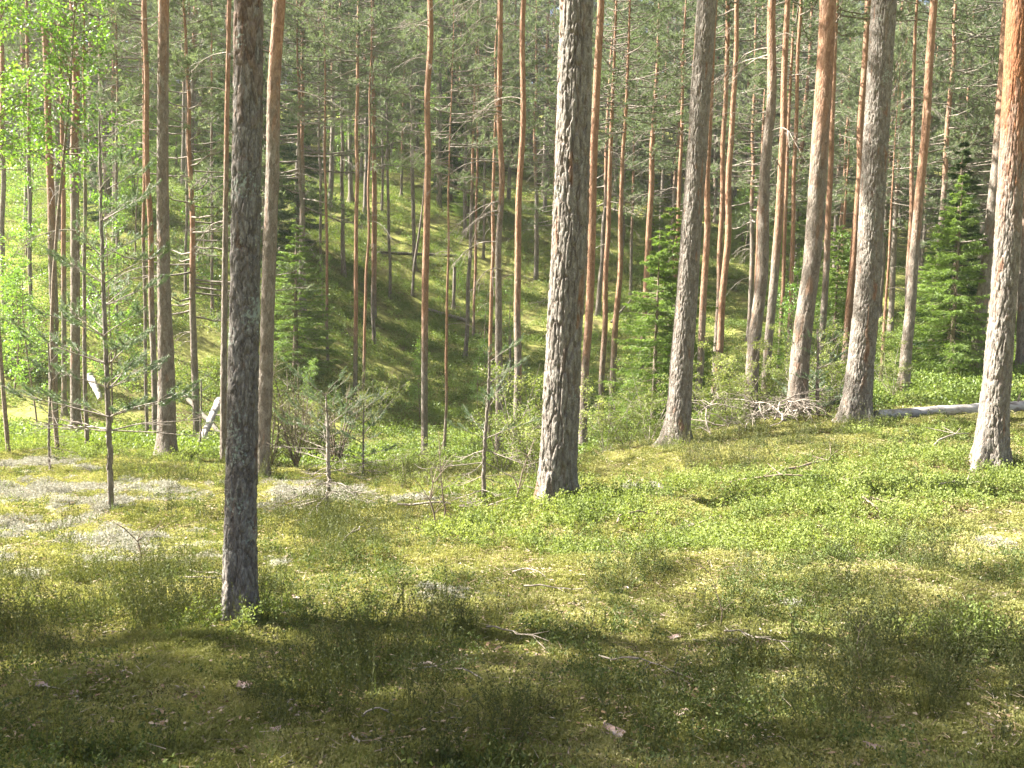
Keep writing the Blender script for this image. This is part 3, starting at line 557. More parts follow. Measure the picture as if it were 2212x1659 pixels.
# on the slope and its crest
slope = [
 ('pale spotted trunk beside the small bright spruce', [(660,727,10),(656,600,9),(650,400,8)], 14, 300), ('dark red slim pine on the lower left slope', [(709,787,7),(705,600,6),(703,350,5)], 15, 700),
 ('grey pine with flared foot high on the slope', [(743,595,12),(741,480,8),(738,250,7)], 16, 120), ('reddish pine with a forked twig halfway up the slope', [(768,852,10),(769,650,9),(771,400,8),(773,200,7)], 20, 760),
 ('very thin reddish pine close beside the forked-twig pine', [(785,892,7),(792,650,6),(796,400,5)], 18, 800), ('grey brown pine where two trunks cross on the slope', [(807,742,9),(806,560,8),(806,330,7)], 17, 620),
 ('orange twin trunk behind the crossing grey one', [(812,690,7),(811,500,7),(810,340,5)], 13, 640), ('pale grey slim trunk on the middle slope', [(843,646,7),(840,480,6),(836,300,5)], 13, 0),
 ('tall slim trunk on the crest with orange top', [(867,430,6),(869,320,6),(872,180,5)], 15, 350), ('mottled grey trunk leaning slightly by the fallen log', [(895,582,9),(893,430,8),(890,250,8)], 15, 0),
 ('leaning bare grey snag on the slope', [(889,640,6),(898,560,6),(908,480,4)], 6, 0), ('grey trunk on the crest beside the dark spruce', [(950,447,9),(951,300,8),(952,120,6)], 15, 0),
 ('thin reddish pine right of the lone orange pine', [(959,985,7),(966,720,6),(970,450,4)], 14, 880), ('short grey broken trunk above the fallen log', [(1003,513,8),(1004,440,8),(1006,300,6)], 12, 0),
 ('grey slim pine at the end of the fallen log', [(1007,773,10),(1013,600,8),(1020,400,7)], 16, 420), ('thin brown pine behind the leafy sapling', [(1023,728,6),(1026,560,6),(1030,350,5)], 14, 700),
 ('short weathered stump trunk beside the fallen log', [(980,668,7),(981,600,7)], 2.2, 0), ('orange slim pine left of the ladder-like one', [(1057,950,9),(1061,700,8),(1065,480,8),(1068,330,6)], 15, 800),
 ('grey pine at the far left edge of the slope', [(8,700,12),(6,500,10),(5,200,9)], 18, 300), ('slim grey pine in the shade of the left slope', [(252,720,7),(252,500,6),(252,200,5)], 14, 200),
 ('grey slim pine left of the leafy bush on the slope', [(400,640,7),(402,480,6),(405,250,6)], 14, 100), ('dark slim pine on the slope above the leaning white log', [(458,680,7),(458,480,6),(458,250,5)], 14, 200),
 ('thin grey trunk above the small spruce', [(695,600,6),(692,450,6),(690,300,5)], 13, 100), ('thin pine on the crest left of the tall slim trunk', [(826,455,5),(826,330,5),(827,200,4)], 13, 200),
 ('thin trunk standing in the sunlit gap of the slope', [(1045,560,6),(1046,430,6),(1048,300,5)], 12, 200), ('slim pine in the dark gap right of the hollow pair', [(1362,640,7),(1366,480,6),(1370,330,5)], 13, 500),
 ('grey thin trunk high in the gap between pines', [(1232,560,8),(1235,430,7),(1238,300,6)], 14, 100)]
for k, (lb, im, H, vo_) in enumerate(slope):
    sn = 'stump' in lb or 'snag' in lb or 'broken' in lb
    pine(lb, im, None, H, vo_, .004, crown=not sn, dead=0 if sn else 7, dz=(H * .25, H * .55), seed=300 + 3 * k, name='dead_tree' if sn else 'pine_tree', cat='dead trunk' if sn else 'pine', nseg=12, group=None if sn else 'pine trees of the forest')

# ------------------------------------------------------------------ the dense wood behind and beyond the frame
def bg_proto(seed, H):
    r = np.random.default_rng(seed); n = 7; zz = np.linspace(-.5, H, n); pts = np.stack([np.cumsum(r.normal(0, .05, n)), np.cumsum(r.normal(0, .05, n)), zz], -1); pts[:, :2] -= pts[1, :2]
    rads = np.interp(zz, [-.5, 0, H], [.13, .13, .03])
    tm = trunk_mesh('trunk', pts, rads, 10, np.concatenate([np.arange(-.4, H, .35), [H]]), H * .33, .004, M_bark, 0, seed)
    return tm, pts, H
BG = [bg_proto(900 + k, H) for k, H in enumerate((15.5, 17, 18.5, 20, 16.5))]
def bg_tree(x, y, k, s, label, group, dead=0, crown_scale=1.0, az=None, low=.42):
    z = float(ground(np.array(x), np.array(y))); tm, pts, H = BG[k % 5]
    root = link('pine_tree', None, loc=(x, y, z), rot=(rnd.uniform(-.02, .02), rnd.uniform(-.02, .02), rnd.uniform(0, 6.28)), scale=(s, s, s), label=label, cat='pine', group=group)
    link('trunk', tm, root); cz = H * rnd.uniform(low, low + .1); cw, cn = CROWNS[rnd.randrange(5)]; c = axis_at(pts, cz); q = (H - cz) / 7.8
    cr = link('crown', cw, root, tuple(c), (0, 0, rnd.uniform(0, 6.28)), (q * .85 * crown_scale, q * .85 * crown_scale, q)); link('needles', cn, cr)
    for i_ in range(dead):
        zz = rnd.uniform(H * .15, cz); link('dead_branch', DEAD[rnd.randrange(7)], root, tuple(axis_at(pts, zz)), (0, rnd.uniform(-.3, .3), rnd.uniform(0, 6.28)), rnd.uniform(.7, 1.5))
def litscore(x, y, z, hs=(7, 9, 11, 13, 15, 17)):
    s_ = 0
    for h, (ox, oy) in [(h, o_) for h in hs for o_ in ((0, 0), (-.8, -1.4), (.8, 1.4))]:
        gx, gy = x + ox - SUN[0] / SUN[2] * (h + z + .5), y + oy - SUN[1] / SUN[2] * (h + z + .5); gz_ = float(ground(np.array(gx), np.array(gy))); u, v, t_ = [float(q) for q in project([gx, gy, gz_])]
        if t_ < 2: continue
        if 1190 < v < 1440 and 520 < u < 2300: s_ += 1
        elif 1030 < v < 1190 and -100 < u < 2300: s_ += .8
        elif 920 < v < 1030 and 500 < u < 2300: s_ += .5
        elif 450 < v < 1000 and 300 < u < 1700: s_ += .3
    return s_
for p_ in ALL_TREES: pass
TGT = []
for u_, v_, t_ in [(1470,850,14),(1486,640,14),(1500,420,14),(1512,200,14),(1522,30,14),(1238,250,10),(1244,60,10),(1230,520,10),(1120,600,20),(1127,300,20),(922,600,24),(925,300,24),(1645,600,16.5),(1657,330,16.5),(1974,600,22),(1995,350,22),(1080,500,19),(580,500,15),(596,200,15),(1398,600,28),(2178,500,10.8)]:
    TGT.append(P3(u_, v_, t_))
TGT = np.array(TGT)
def blocks(x, y, z0, z1, r=1.7):
    k = np.linspace(0, 1, 5)[None, :] * (z1 - z0) + z0 - TGT[:, 2:3]; k = k / SUN[2]
    d = np.hypot(TGT[:, 0:1] + SUN[0] * k - x, TGT[:, 1:2] + SUN[1] * k - y); return int(((d < r) & (k > 0)).any(1).sum())
nb_ = 0
for o_ in list(bpy.data.objects):
    if o_.name.startswith('crown') and o_.parent and o_.type == 'MESH':
        p_ = o_.parent.location; z0 = p_[2] + o_.location[2]
        if blocks(p_[0], p_[1], z0, z0 + 8 * o_.scale[2]): o_.scale[0] *= .5; o_.scale[1] *= .5; nb_ += 1
print('narrowed crowns', nb_)
def gap(u_):
    k_ = max([i_ for i_, q in enumerate(LMK) if q[0] <= u_]); return 'between ' + LMK[k_][1] + ' and ' + LMK[k_ + 1][1]
LMK = [(-999, 'frame edge'), (140, 'three-pine row'), (350, 'straight grey pine'), (530, 'scaly trunk'), (705, 'small spruce'), (925, 'lone orange pine'), (1078, 'twiggy pine'), (1240, 'furrowed pine'), (1490, 'leaning pine'), (1655, 'brown pine'), (1760, 'stout pine'), (1885, 'dark grey pine'), (2000, 'lit orange pine'), (2170, 'frame-edge pine'), (9999, 'frame edge')]
cnt = 0; placed = [tuple(p[:2]) for p in ALL_TREES]
def free(x, y, d): return all((x - a) ** 2 + (y - c) ** 2 > d * d for a, c in placed)
tries = 0
while cnt < 265 and tries < 20000:
    tries += 1
    r = math.sqrt(rnd.uniform(27 ** 2, 100 ** 2)) if rnd.random() < .75 else rnd.uniform(40, 62); th = math.radians(rnd.uniform(-37, 37)); x, y = r * math.sin(th), r * math.cos(th)
    if not free(x, y, 1.7): continue
    z = float(ground(np.array(x), np.array(y))); u, v, t_ = [float(q) for q in project([x, y, z])]
    if abs(u - 1842) < 26: continue
    lim = np.interp(u, [0, 350, 620, 660, 1120, 1300, 1650, 1750, 1900, 2212], [640, 560, 470, 455, 460, 560, 560, 800, 800, 800])
    if v > lim or (u < -200 or u > 2420): continue
    if 1650 < u and t_ < 27: continue
    if rnd.random() < .145 * litscore(x, y, z): continue
    if rnd.random() < .85 and blocks(x, y, z + 7, z + 18): continue
    placed.append((x, y)); far = t_ > 62
    kk_ = max([i_ for i_, q in enumerate(LMK) if q[0] <= u])
    lb = ('slender pine far back beyond the hollow, between ' if far else 'slender pine at the hollow\'s far side, between ') + LMK[kk_][1] + ' and ' + LMK[kk_ + 1][1]
    gp = ('far pines' if far else 'back pines') + ' between ' + LMK[kk_][1] + ' and ' + LMK[kk_ + 1][1]
    bg_tree(x, y, rnd.randrange(5), rnd.uniform(.8, 1.12), lb, gp, dead=(2 if t_ < 50 else 0), low=.30 if not far else rnd.choice([.02, .1, .22]), crown_scale=1.0 if not far else 1.3)
    cnt += 1
print('bg trees', cnt, tries)
for (u_, t_, s_, lb) in [(425, 23, .72, 'young pine with dark drooping foliage between straight grey pine and scaly trunk'), (655, 37, .9, 'bushy pine crown hanging above the small spruce'), (985, 57, .9, 'bushy pine beside the dark narrow spruce'),
        (1160, 48, .95, 'bushy pine filling the gap left of the furrowed trunk'), (1300, 44, .9, 'bushy pine right of the furrowed trunk'), (1450, 46, .9, 'bushy pine left of the ash grey leaning pine'), (1630, 40, .85, 'bushy pine left of the tall brown pine'),
        (1850, 41, .9, 'bushy pine behind the thick dark grey pine'), (2070, 42, .95, 'bushy pine above the large bright spruce'), (2150, 36, .8, 'bushy pine behind the big frame-edge pine'), (60, 36, .85, 'bushy pine behind the leafy birches'), (250, 36, .9, 'bushy pine behind the tall sapling'), (790, 52, .95, 'bushy pine above the sunlit slope')]:
    p_ = P3(u_, 500, t_); placed.append((p_[0], p_[1])); bg_tree(p_[0], p_[1], rnd.randrange(5), s_, lb, 'bushy pines of the middle distance', 8, 1.25, low=.22)
# unseen pines added outside the view so their crowns shade the foreground; g = the ground point shaded, h = crown height above it
def shade_pt(gx, gy, h):
    k = h / SUN[2]; return gx + SUN[0] * k, gy + SUN[1] * k
SHADE = [(-11.5, 3.0), (-14.2, 2.2), (-8.6, 1.7), (-7.2, 3.3), (-20, 5.0), (-18.2, 3.7), (-22.5, 6.6), (-16.5, 1.2), (-25, 8.3), (-5.2, 2.2), (-12.5, 1.0), (-27, 11.5), (-19, 4.4), (-21, 5.8), (-10.5, 2.6), (-13, 3.1), (-16, 2.0), (-9.8, .6)]
for X_, gy in SHADE:                                   # each crown throws a strip of shade across the foreground
    x, y = X_, gy - SUN[1] / SUN[2] * -13
    bg_tree(x, y, rnd.randrange(5), 1.0, 'unseen pine added to shade the foreground', 'pines around the viewpoint', 4, 1.05, low=.42)
for k in range(22):
    while True:
        r = rnd.uniform(9, 60); th = math.radians(rnd.choice([-1, 1]) * rnd.uniform(40, 170)); x, y = r * math.sin(th), r * math.cos(th)
        gx = x - SUN[0] / SUN[2] * 13; gy = y - SUN[1] / SUN[2] * 13
        if litscore(x, y, 0) > 0 or blocks(x, y, 7, 19): continue
        if free(x, y, 2.5): break
    placed.append((x, y)); bg_tree(x, y, rnd.randrange(5), rnd.uniform(.9, 1.1), 'unseen pine added to shade the foreground', 'pines around the viewpoint', 0, 1.0)

FP = []
for p_ in ALL_TREES[:36]:
    rt_ = float(np.hypot(p_[0], p_[1])); n_k = 46 if rt_ < 12 else 26; a_ = rng.uniform(0, 2 * PI, n_k); r_ = .10 + rt_ * .004 + np.abs(rng.normal(0, .2, n_k)); FP.append(np.stack([p_[0] + r_ * np.cos(a_), p_[1] + r_ * np.sin(a_), r_ * 0], -1))
FP = np.vstack(FP); FP[:, 2] = ground(FP[:, 0], FP[:, 1]); sel = rng.uniform(size=len(FP)); 
scatter('bilberry_plants', C_bil, 5, FP[sel < .45], rng.uniform(.6, 1.1, int((sel < .45).sum())), 'bilberry twigs gathered round the feet of the pines')
scatter('heather_plants', C_hea, 5, FP[(sel >= .45) & (sel < .8)], rng.uniform(.5, .9, int(((sel >= .45) & (sel < .8)).sum())), 'heather sprigs gathered round the feet of the pines')
scatter('moss_carpet', C_moss, 5, np.repeat(FP, 3, 0) + rng.normal(0, .05, (len(FP) * 3, 3)) * [1, 1, 0], rng.uniform(.8, 1.5, len(FP) * 3), 'moss cushions swelling round the feet of the pines')

# ------------------------------------------------------------------ spruces
def spruce_meshes(seed, H=6.0, R=1.25, mat=M_spruce, dens=1.5):
    r = np.random.default_rng(seed); bt = MB(); bn = MB(); zz = np.linspace(-.3, H, 8); bt.tube(np.stack([zz * 0, zz * 0, zz], -1), np.interp(zz, [-.3, H], [.018 * H * .8, .004]), 8)
    bl = MB(); z = H * .04; k = 0
    while z < H * .985:
        f = z / H; L0 = R * (1 - f) ** .85 * (.75 + .35 * min(1, f * 6)) + .05
        for s in range(6 if f < .85 else 4):
            a = r.uniform(0, 2 * PI); L = L0 * r.uniform(.7, 1.12); h = np.array([math.cos(a), math.sin(a), 0]); q = np.linspace(0, 1, 6)[:, None]
            main = np.array([0, 0, z + r.uniform(-.06, .06)]) + h * q * L + np.array([0, 0, 1]) * L * (.25 * f * q - .55 * (1 - f) * q * (1 - .65 * q)) ; bl.tube(main, np.linspace(.012, .003, 6), 3)
            nt_ = int((10 + L * 22) * dens); g = r.uniform(.12, 1, nt_); p = np.stack([np.interp(g, q[:, 0], main[:, c]) for c in range(3)], -1); side = np.cross([0, 0, 1], h)
            d = nrm(h * .75 + side * (r.choice([-1, 1], (nt_, 1)) * r.uniform(.3, 1.2, (nt_, 1))) + np.array([0, 0, -1]) * r.uniform(0, .7, (nt_, 1))); TL = L * .36 * (1.25 - g[:, None]) * r.uniform(.7, 1.2, (nt_, 1)) + .04
            m_ = 11; w_ = r.uniform(0, 1, (nt_, m_, 1)); P = (p[:, None] + d[:, None] * TL[:, None] * w_).reshape(-1, 3); D = np.repeat(d, m_, 0) + r.normal(size=P.shape) * .5 + [0, 0, -.15]
            bn.needles(P, D, r.uniform(.045, .085, len(P)), r.uniform(.014, .024, len(P)))
        z += H * .026 + .05
    return bt.mesh('trunk', M_twigb, True), bl.mesh('branches', M_twigb), bn.mesh('needles', mat)
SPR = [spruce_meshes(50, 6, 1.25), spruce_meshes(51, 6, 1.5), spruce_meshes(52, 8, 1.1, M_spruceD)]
print('spruce tris', [len(c[2].polygons) for c in SPR])
def spruce(label, k, u, v, t, vtop, wide=1.0, cat='spruce'):
    b_ = hit(u, v, t); d = raydir(u, vtop); s = b_[1] / d[1]; h = (CAM + d * s)[2] - b_[2]; H = (6, 6, 8)[k]; q = h / H
    root = link('spruce_tree', None, loc=tuple(b_), rot=(0, 0, rnd.uniform(0, 6.28)), scale=(q * wide, q * wide, q), label=label, cat=cat, group='young spruces')
    tm, bl, nm = SPR[k]; link('trunk', tm, root); br = link('crown', bl, root); link('needles', nm, br)
spruce('small bright green spruce on the slope behind the pale lit pine', 0, 638, 805, 31, 480, 1.5)
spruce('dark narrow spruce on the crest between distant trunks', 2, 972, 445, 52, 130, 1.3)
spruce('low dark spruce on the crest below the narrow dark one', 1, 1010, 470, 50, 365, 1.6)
spruce('bright green spruce left of the ash grey leaning pine', 1, 1410, 925, 22, 500, 1.15)
spruce('slightly smaller spruce overlapping the bright one from the right', 0, 1440, 905, 26, 440, 1.4)
spruce('large bright spruce between the log and the frame-edge pine', 1, 2052, 822, 25, 370, 1.0)
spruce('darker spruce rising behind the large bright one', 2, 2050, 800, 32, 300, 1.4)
spruce('second bright spruce tip right of the darker one', 0, 2010, 800, 30, 520, 1.6)
spruce('dark young spruce behind the dead little pine', 0, 700, 1010, 16, 872, 1.5)
spruce('young spruce between the spindly twiggy pine and the dark grey pine', 0, 1798, 800, 33, 480, 1.0)
spruce('small spruce in the gap left of the stout reddish pine', 0, 1712, 830, 29, 560, 1.1)
spruce('low spruce at the far left edge of the slope', 0, 30, 800, None, 560, 1.3)
for k in range(14):
    u = rnd.choice([rnd.uniform(1300, 2212), rnd.uniform(0, 700)]); x, y = None, None
    t_ = rnd.uniform(38, 60); p = P3(u, 600, t_); p[2] = ground(p[0], p[1]); q = rnd.uniform(.5, 1.3)
    kk = rnd.choice([0, 1, 2]); root = link('spruce_tree', None, loc=tuple(p), rot=(0, 0, rnd.uniform(0, 6)), scale=(q, q, q), label='far young spruce ' + gap(u), cat='spruce', group='far spruces ' + gap(u))
    tm, bl, nm = SPR[kk]; link('trunk', tm, root); br = link('crown', bl, root); link('needles', nm, br)

# ------------------------------------------------------------------ leafy young trees and shrubs
def leafy_meshes(seed, H, R, nbr, per, lL, lW, mat=M_birch, base=.15, stemr=.018, wood=M_twigb, drop=.0, stems=1):
    r = np.random.default_rng(seed); bt = MB(); bb = MB(); bn = MB(); sts = []
    for s in range(stems):
        zz = np.linspace(0, 1, 9); a = r.uniform(0, 2 * PI); tl = (0 if stems == 1 else r.uniform(.15, .5))
        st = np.stack([math.cos(a) * tl * H * zz ** 1.2 + .03 * H * np.sin(zz * 4 + seed), math.sin(a) * tl * H * zz ** 1.2 + .02 * H * np.sin(zz * 3), zz * H * (1 if s == 0 else r.uniform(.55, .95)) - .05], -1)
        bt.tube(st, np.linspace(stemr, stemr * .2, 9), 6); sts.append(st)
    for k in range(nbr):
        st = sts[k % stems]; f = base + (1 - base) * r.uniform(0, 1); p = np.array([np.interp(f, np.linspace(0, 1, 9), st[:, c]) for c in range(3)]); a = r.uniform(0, 2 * PI)
        L = R * (1 - f * .6) * r.uniform(.5, 1.1); h = np.array([math.cos(a), math.sin(a), r.uniform(.1, .7)]); q = np.linspace(0, 1, 5)[:, None]
        br = p + h * q * L + np.array([0, 0, -drop]) * q ** 2 * L + r.normal(0, .03 * L, (5, 3)) * q; bb.tube(br, np.linspace(stemr * .3, .002, 5), 3)
        for s in range(4):
            g = r.uniform(.3, 1); p2 = br[int(g * 4)]; d2 = nrm(h + r.normal(0, .8, 3)); L2 = L * .35; bb.tube(np.stack([p2, p2 + d2 * L2 * .5, p2 + d2 * L2]), [.003, .002, .0015], 3)
            P = p2 + d2 * L2 * r.uniform(.1, 1.05, (per, 1)) + r.normal(0, lL * .9, (per, 3)); bn.leaves(P, d2 + r.normal(size=(per, 3)) + [0, 0, -.3], lL * r.uniform(.7, 1.15, per), lW * r.uniform(.8, 1.1, per), .5)
    return bt.mesh('stem', wood, True), bb.mesh('branches', wood), bn.mesh('leaves', mat)
def leafy(label, ms, loc, s=1.0, name='birch_sapling', cat='young birch', group='leafy young trees', rz=None):
    root = link(name, None, loc=tuple(loc), rot=(0, 0, rnd.uniform(0, 6.28) if rz is None else rz), scale=s if hasattr(s, '__len__') else (s, s, s), label=label, cat=cat, group=group)
    a, b_, c = ms; link('stem', a, root); k = link('branches', b_, root); link('leaves', c, k); return root
B_tall = leafy_meshes(1, 6.4, 1.45, 70, 15, .050, .036, base=.58, stemr=.03)
B_mid = leafy_meshes(2, 5.0, 1.1, 60, 16, .055, .040, base=.15, stemr=.025)
B_small = leafy_meshes(3, 3.4, .75, 40, 12, .05, .034, base=.12, stemr=.02)
B_rowan = leafy_meshes(4, 2.2, .6, 30, 12, .055, .030, base=.15, stemr=.015)
B_bush = leafy_meshes(5, 1.5, .5, 60, 12, .030, .019, M_bil, base=.2, stemr=.007, wood=M_twig, stems=7)
B_bushs = leafy_meshes(6, .95, .36, 40, 10, .027, .017, M_bil, base=.2, stemr=.006, wood=M_twig, stems=6)
leafy('tall birch with glowing yellow green leaves at the upper left corner', B_tall, hit(150, 985, 13), 1.22)
leafy('birch left of the glowing one, its leaves reaching the picture edge', B_tall, hit(20, 990, 14), 1.2)
leafy('loose green young birch in front of the row of three pines', B_mid, hit(70, 930, 20), .95)
leafy('fresh green young birch between the row of three and the grey pine', B_mid, hit(235, 930, 24), 1.15)
leafy('dense low birch on the far left slope', B_small, hit(30, 860, 26), 1.3)
leafy('pale leafed bush on the slope left of the foreground trunk', B_rowan, hit(430, 640, None), 2.0, 'rowan_sapling', 'rowan')
leafy('leafy sapling with pale leaves left of the ladder-like pine', B_small, hit(1048, 800, None), 1.05, 'rowan_sapling', 'rowan')
leafy('second pale leafed sapling right behind the ladder-like pine', B_small, hit(1100, 780, None), 1.15, 'rowan_sapling', 'rowan')
leafy('bright birch sapling on the slope right of the small spruce', B_small, hit(700, 700, None), .9)
leafy('glowing birch sapling between reddish pine and stout pine', B_small, hit(1700, 860, 24), .95)
leafy('broad bright birch behind the stout reddish pine', B_mid, hit(1740, 800, 33), .85)
leafy('green birch in the dark gap behind the spindly twiggy pine', B_mid, hit(1800, 780, 36), .9)
leafy('tall green birch on the crest around the dark spruce', B_mid, hit(940, 440, None), 1.6)
leafy('green birch at the crest right of the dark spruce', B_mid, hit(1012, 455, None), 1.5)
for u, v, t_, s in ((830, 440, None, 1.5), (740, 430, None, 1.5), (1350, 520, None, 1.2), (1610, 560, None, 1.2), (300, 560, None, 1.3), (560, 470, None, 1.4), (2040, 700, 45, 1.2), (60, 600, None, 1.3)):
    leafy('far green birch ' + gap(u), B_mid, hit(u, v, t_), s, group='far birches ' + gap(u))
bush = lambda lb, u, v, t_, s, ms=B_bush: leafy(lb, ms, hit(u, v, t_), s, 'leafy_shrub', 'shrub', 'leafy shrubs along the rim')
bush('pale twiggy shrub in front of the ladder-like pine foot', 1090, 1030, 15, 1.15)
bush('pale twiggy shrub between two slim pines left of the furrowed pine', 1135, 1035, 14, 1.1)
bush('light shrub filling the gap right before the furrowed pine', 1165, 1040, 14.5, .95)
bush('twiggy shrub right of the furrowed pine', 1310, 985, 17, .9)
bush('low shrub at the foot of the hollow pair', 1350, 975, 16, .8)
bush('sunny shrub left of the ash grey leaning pine', 1405, 960, 16, 1.1)
bush('upright light shrub between the crossing pair and the brown pine', 1575, 925, 17, 1.15)
bush('small shrub touching the foot of the tall brown pine', 1600, 940, 15, .8, B_bushs)
bush('sunny yellow green shrub left of the brush pile', 1660, 900, 17, 1.0)
bush('light shrub behind the brush pile', 1700, 890, 18, 1.2)
bush('dense yellow shrub right of the brush pile', 1790, 895, 16.5, 1.3)
bush('yellow shrub between brush pile and thick dark grey pine', 1820, 885, 17, 1.1)
bush('rounded pale shrub right behind the brush pile', 1735, 880, 18.5, 1.3)
bush('thin light shrub between tall brown pine and reddish pine', 1640, 905, 16, 1.1)
bush('spreading shrub between leaning pine and crossing pair', 1530, 935, 16, 1.0)
bush('low shrub at the foot of the lit orange pine', 1925, 860, 20, .9)
bush('little shrub on the open rim before the lone orange pine', 925, 1060, 14, .7, B_bushs)
bush('little yellowish shrub left of the two bare stems', 870, 1060, 13, .75, B_bushs)

for k in range(26):
    u_ = rnd.uniform(150, 1700); p_ = hit(u_, rnd.uniform(520, 930), None)
    if np.hypot(p_[0], p_[1]) < 24: continue
    leafy('low leafy bush on the slope, ' + gap(u_), rnd.choice([B_bush, B_bushs, B_rowan]), p_, rnd.uniform(.6, 1.3), 'leafy_shrub', 'shrub', 'low slope bushes ' + gap(u_))
def juniper(label, u, v, t_, s, wide=1):
    p = hit(u, v, t_); leafy(label, JUN, p, (s * wide, s * wide, s), 'juniper_bush', 'juniper', 'junipers')
def jun_mesh():
    r = np.random.default_rng(8); bt = MB(); bb = MB(); bn = MB()
    for s in range(9):
        a = r.uniform(0, 2 * PI); tl = r.uniform(.05, .5); q = np.linspace(0, 1, 7)[:, None]; st = np.array([math.cos(a) * tl, math.sin(a) * tl, 1.35]) * q * r.uniform(.6, 1) + r.normal(0, .03, (7, 3)) * q; bt.tube(st, np.linspace(.016, .003, 7), 5)
        for k in range(16):
            g = r.uniform(.1, 1); p = st[int(g * 6)]; d = nrm(np.array([r.normal() * .6 + math.cos(a) * .3, r.normal() * .6 + math.sin(a) * .3, .5])); L = r.uniform(.15, .4); bb.tube(np.stack([p, p + d * L * .5, p + d * L + [0, 0, -.03]]), [.004, .003, .002], 3)
            n = 46; P = p + d * L * r.uniform(.2, 1.1, (n, 1)); bn.needles(P, d + r.normal(size=(n, 3)) * .9, r.uniform(.02, .04, n), r.uniform(.005, .009, n))
    return bt.mesh('stem', M_twigb, True), bb.mesh('branches', M_twig), bn.mesh('leaves', M_heath)
JUN = jun_mesh()
juniper('ragged juniper against the foot of the pale lit pine', 585, 1015, 14, 1.15, .9)
juniper('wide juniper right of the ragged one', 640, 1015, 14, 1.05, 1.0)
juniper('juniper between the wide one and the dead little pine', 672, 1010, 15, .95)
juniper('juniper crowding the dead little pine from behind', 725, 1015, 14.5, 1.15, 1.1)
juniper('tall juniper at the rim below the small spruce', 640, 985, 18, 1.6, .9)
juniper('low dark juniper in the hollow floor', 560, 900, 27, 1.4)

# ------------------------------------------------------------------ pine saplings with whorls
def sap_branch(seed, dead=False):
    r = np.random.default_rng(seed); b = MB(); n = MB(); q = np.linspace(0, 1, 8)[:, None]
    main = np.hstack([q, .04 * np.sin(q * 6 + seed), .03 * np.sin(q * 4) - .08 * q + .12 * q ** 2]) + r.normal(0, .008, (8, 3)) * q; b.tube(main, np.linspace(.010, .003, 8), 4)
    tips = [(main[-1], np.array([1, 0, .3]))]
    for k in range(8):
        g = r.uniform(.3, 1); p = np.array([np.interp(g, q[:, 0], main[:, c]) for c in range(3)]); d = nrm(np.array([.8, r.choice([-1, 1]) * r.uniform(.3, .9), r.uniform(-.1, .5)])); L = r.uniform(.12, .35)
        b.tube(np.stack([p, p + d * L * .5, p + d * L + [0, 0, .02]]), [.005, .004, .0025], 3); tips.append((p + d * L, d))
    if not dead:
        for p, d in tips:
            m_ = 120; P = p - nrm(d) * r.uniform(0, .2, (m_, 1)); n.needles(P, nrm(d) + r.normal(size=(m_, 3)) * .7, r.uniform(.035, .065, m_), r.uniform(.004, .007, m_))
    else:
        for p, d in tips[:3]: n.needles(np.repeat(p[None], 2, 0), r.normal(size=(2, 3)), [.03, .03], [.004, .004])
    return b.mesh('branch', M_twig), n.mesh('needles', M_sapneed)
SB = [sap_branch(70 + k) for k in range(4)]; SBD = [sap_branch(80 + k, True) for k in range(4)]
def sapling(label, img, t_, vlive, whorl, Lb, Lt, seed, per=4, name='pine_sapling', cat='pine sapling', vmin=None, mat=M_bark):
    r = random.Random(seed); base = hit(img[0][0], img[0][1], t_); pts = []; rads = []
    for (u, v, w_) in img:
        d = raydir(u, v); s = base[1] / d[1]; p = CAM + d * s - base; pts.append(p); rads.append(w_ * s / F_PX / 2)
    pts = np.array(pts); pts[0] = [0, 0, -.08]
    root = link(name, None, loc=tuple(base), label=label, cat=cat, group='small pines in front of the hollow')
    q = np.linspace(0, len(pts) - 1, 60); sm = np.stack([np.interp(q, range(len(pts)), pts[:, c]) for c in range(3)], -1); sm[1:-1] += np.random.default_rng(seed).normal(0, .004, (58, 3))
    b = MB(); b.tube(sm, np.interp(q, range(len(pts)), rads), 10); link('trunk', b.mesh('trunk', mat, True), root)
    dl = raydir(img[0][0], vlive); zl = (CAM + dl * base[1] / dl[1] - base)[2]; H = pts[-1, 2]; z = H * .12 if vmin is None else (CAM + raydir(img[0][0], vmin) * base[1] / raydir(img[0][0], vmin)[1] - base)[2]
    while z < H:
        f = z / H
        for k in range(per):
            lv = z > zl; ms = (SB if lv else SBD)[r.randrange(4)]; L = (Lb + (Lt - Lb) * f) * r.uniform(.6, 1.15); p = np.array([np.interp(z, pts[:, 2], pts[:, c]) for c in range(3)])
            br = link('branch', ms[0], root, tuple(p), (r.uniform(-.3, .3), (-.15 - .5 * f) if lv else r.uniform(-.1, .45), r.uniform(0, 6.28)), L)
            if lv: link('needles', ms[1], br)
        z += whorl * r.uniform(.7, 1.2) * (1 if z > zl else .6)
sapling('tall thin pine sapling with wide spreading branches left of the grey pine', [(240,1105,13),(238,1000,12),(233,870,11),(226,700,9),(221,560,8),(217,400,6),(214,250,4)], 10.6, 930, .34, 1.15, .45, 1, 5, vmin=930)
sapling('thin crooked pine sapling left of the furrowed grey pine', [(1046,1098,11),(1045,1010,9),(1048,950,8),(1053,880,7),(1057,800,6),(1056,760,3)], 10, 960, .26, .65, .35, 2, 3)
sapling('dead little pine with curled grey twigs and sparse living top', [(706,1128,10),(706,1080,10),(711,1050,9),(709,1000,9),(708,960,8),(707,900,5),(703,850,3)], 9.8, 955, .16, .75, .40, 3, 4, vmin=1075, mat=M_twig)
sapling('scrawny pine sapling left of the tall sapling', [(108,1020,6),(105,940,5),(110,830,4),(104,740,3)], 13, 900, .3, .5, .3, 4, 3)
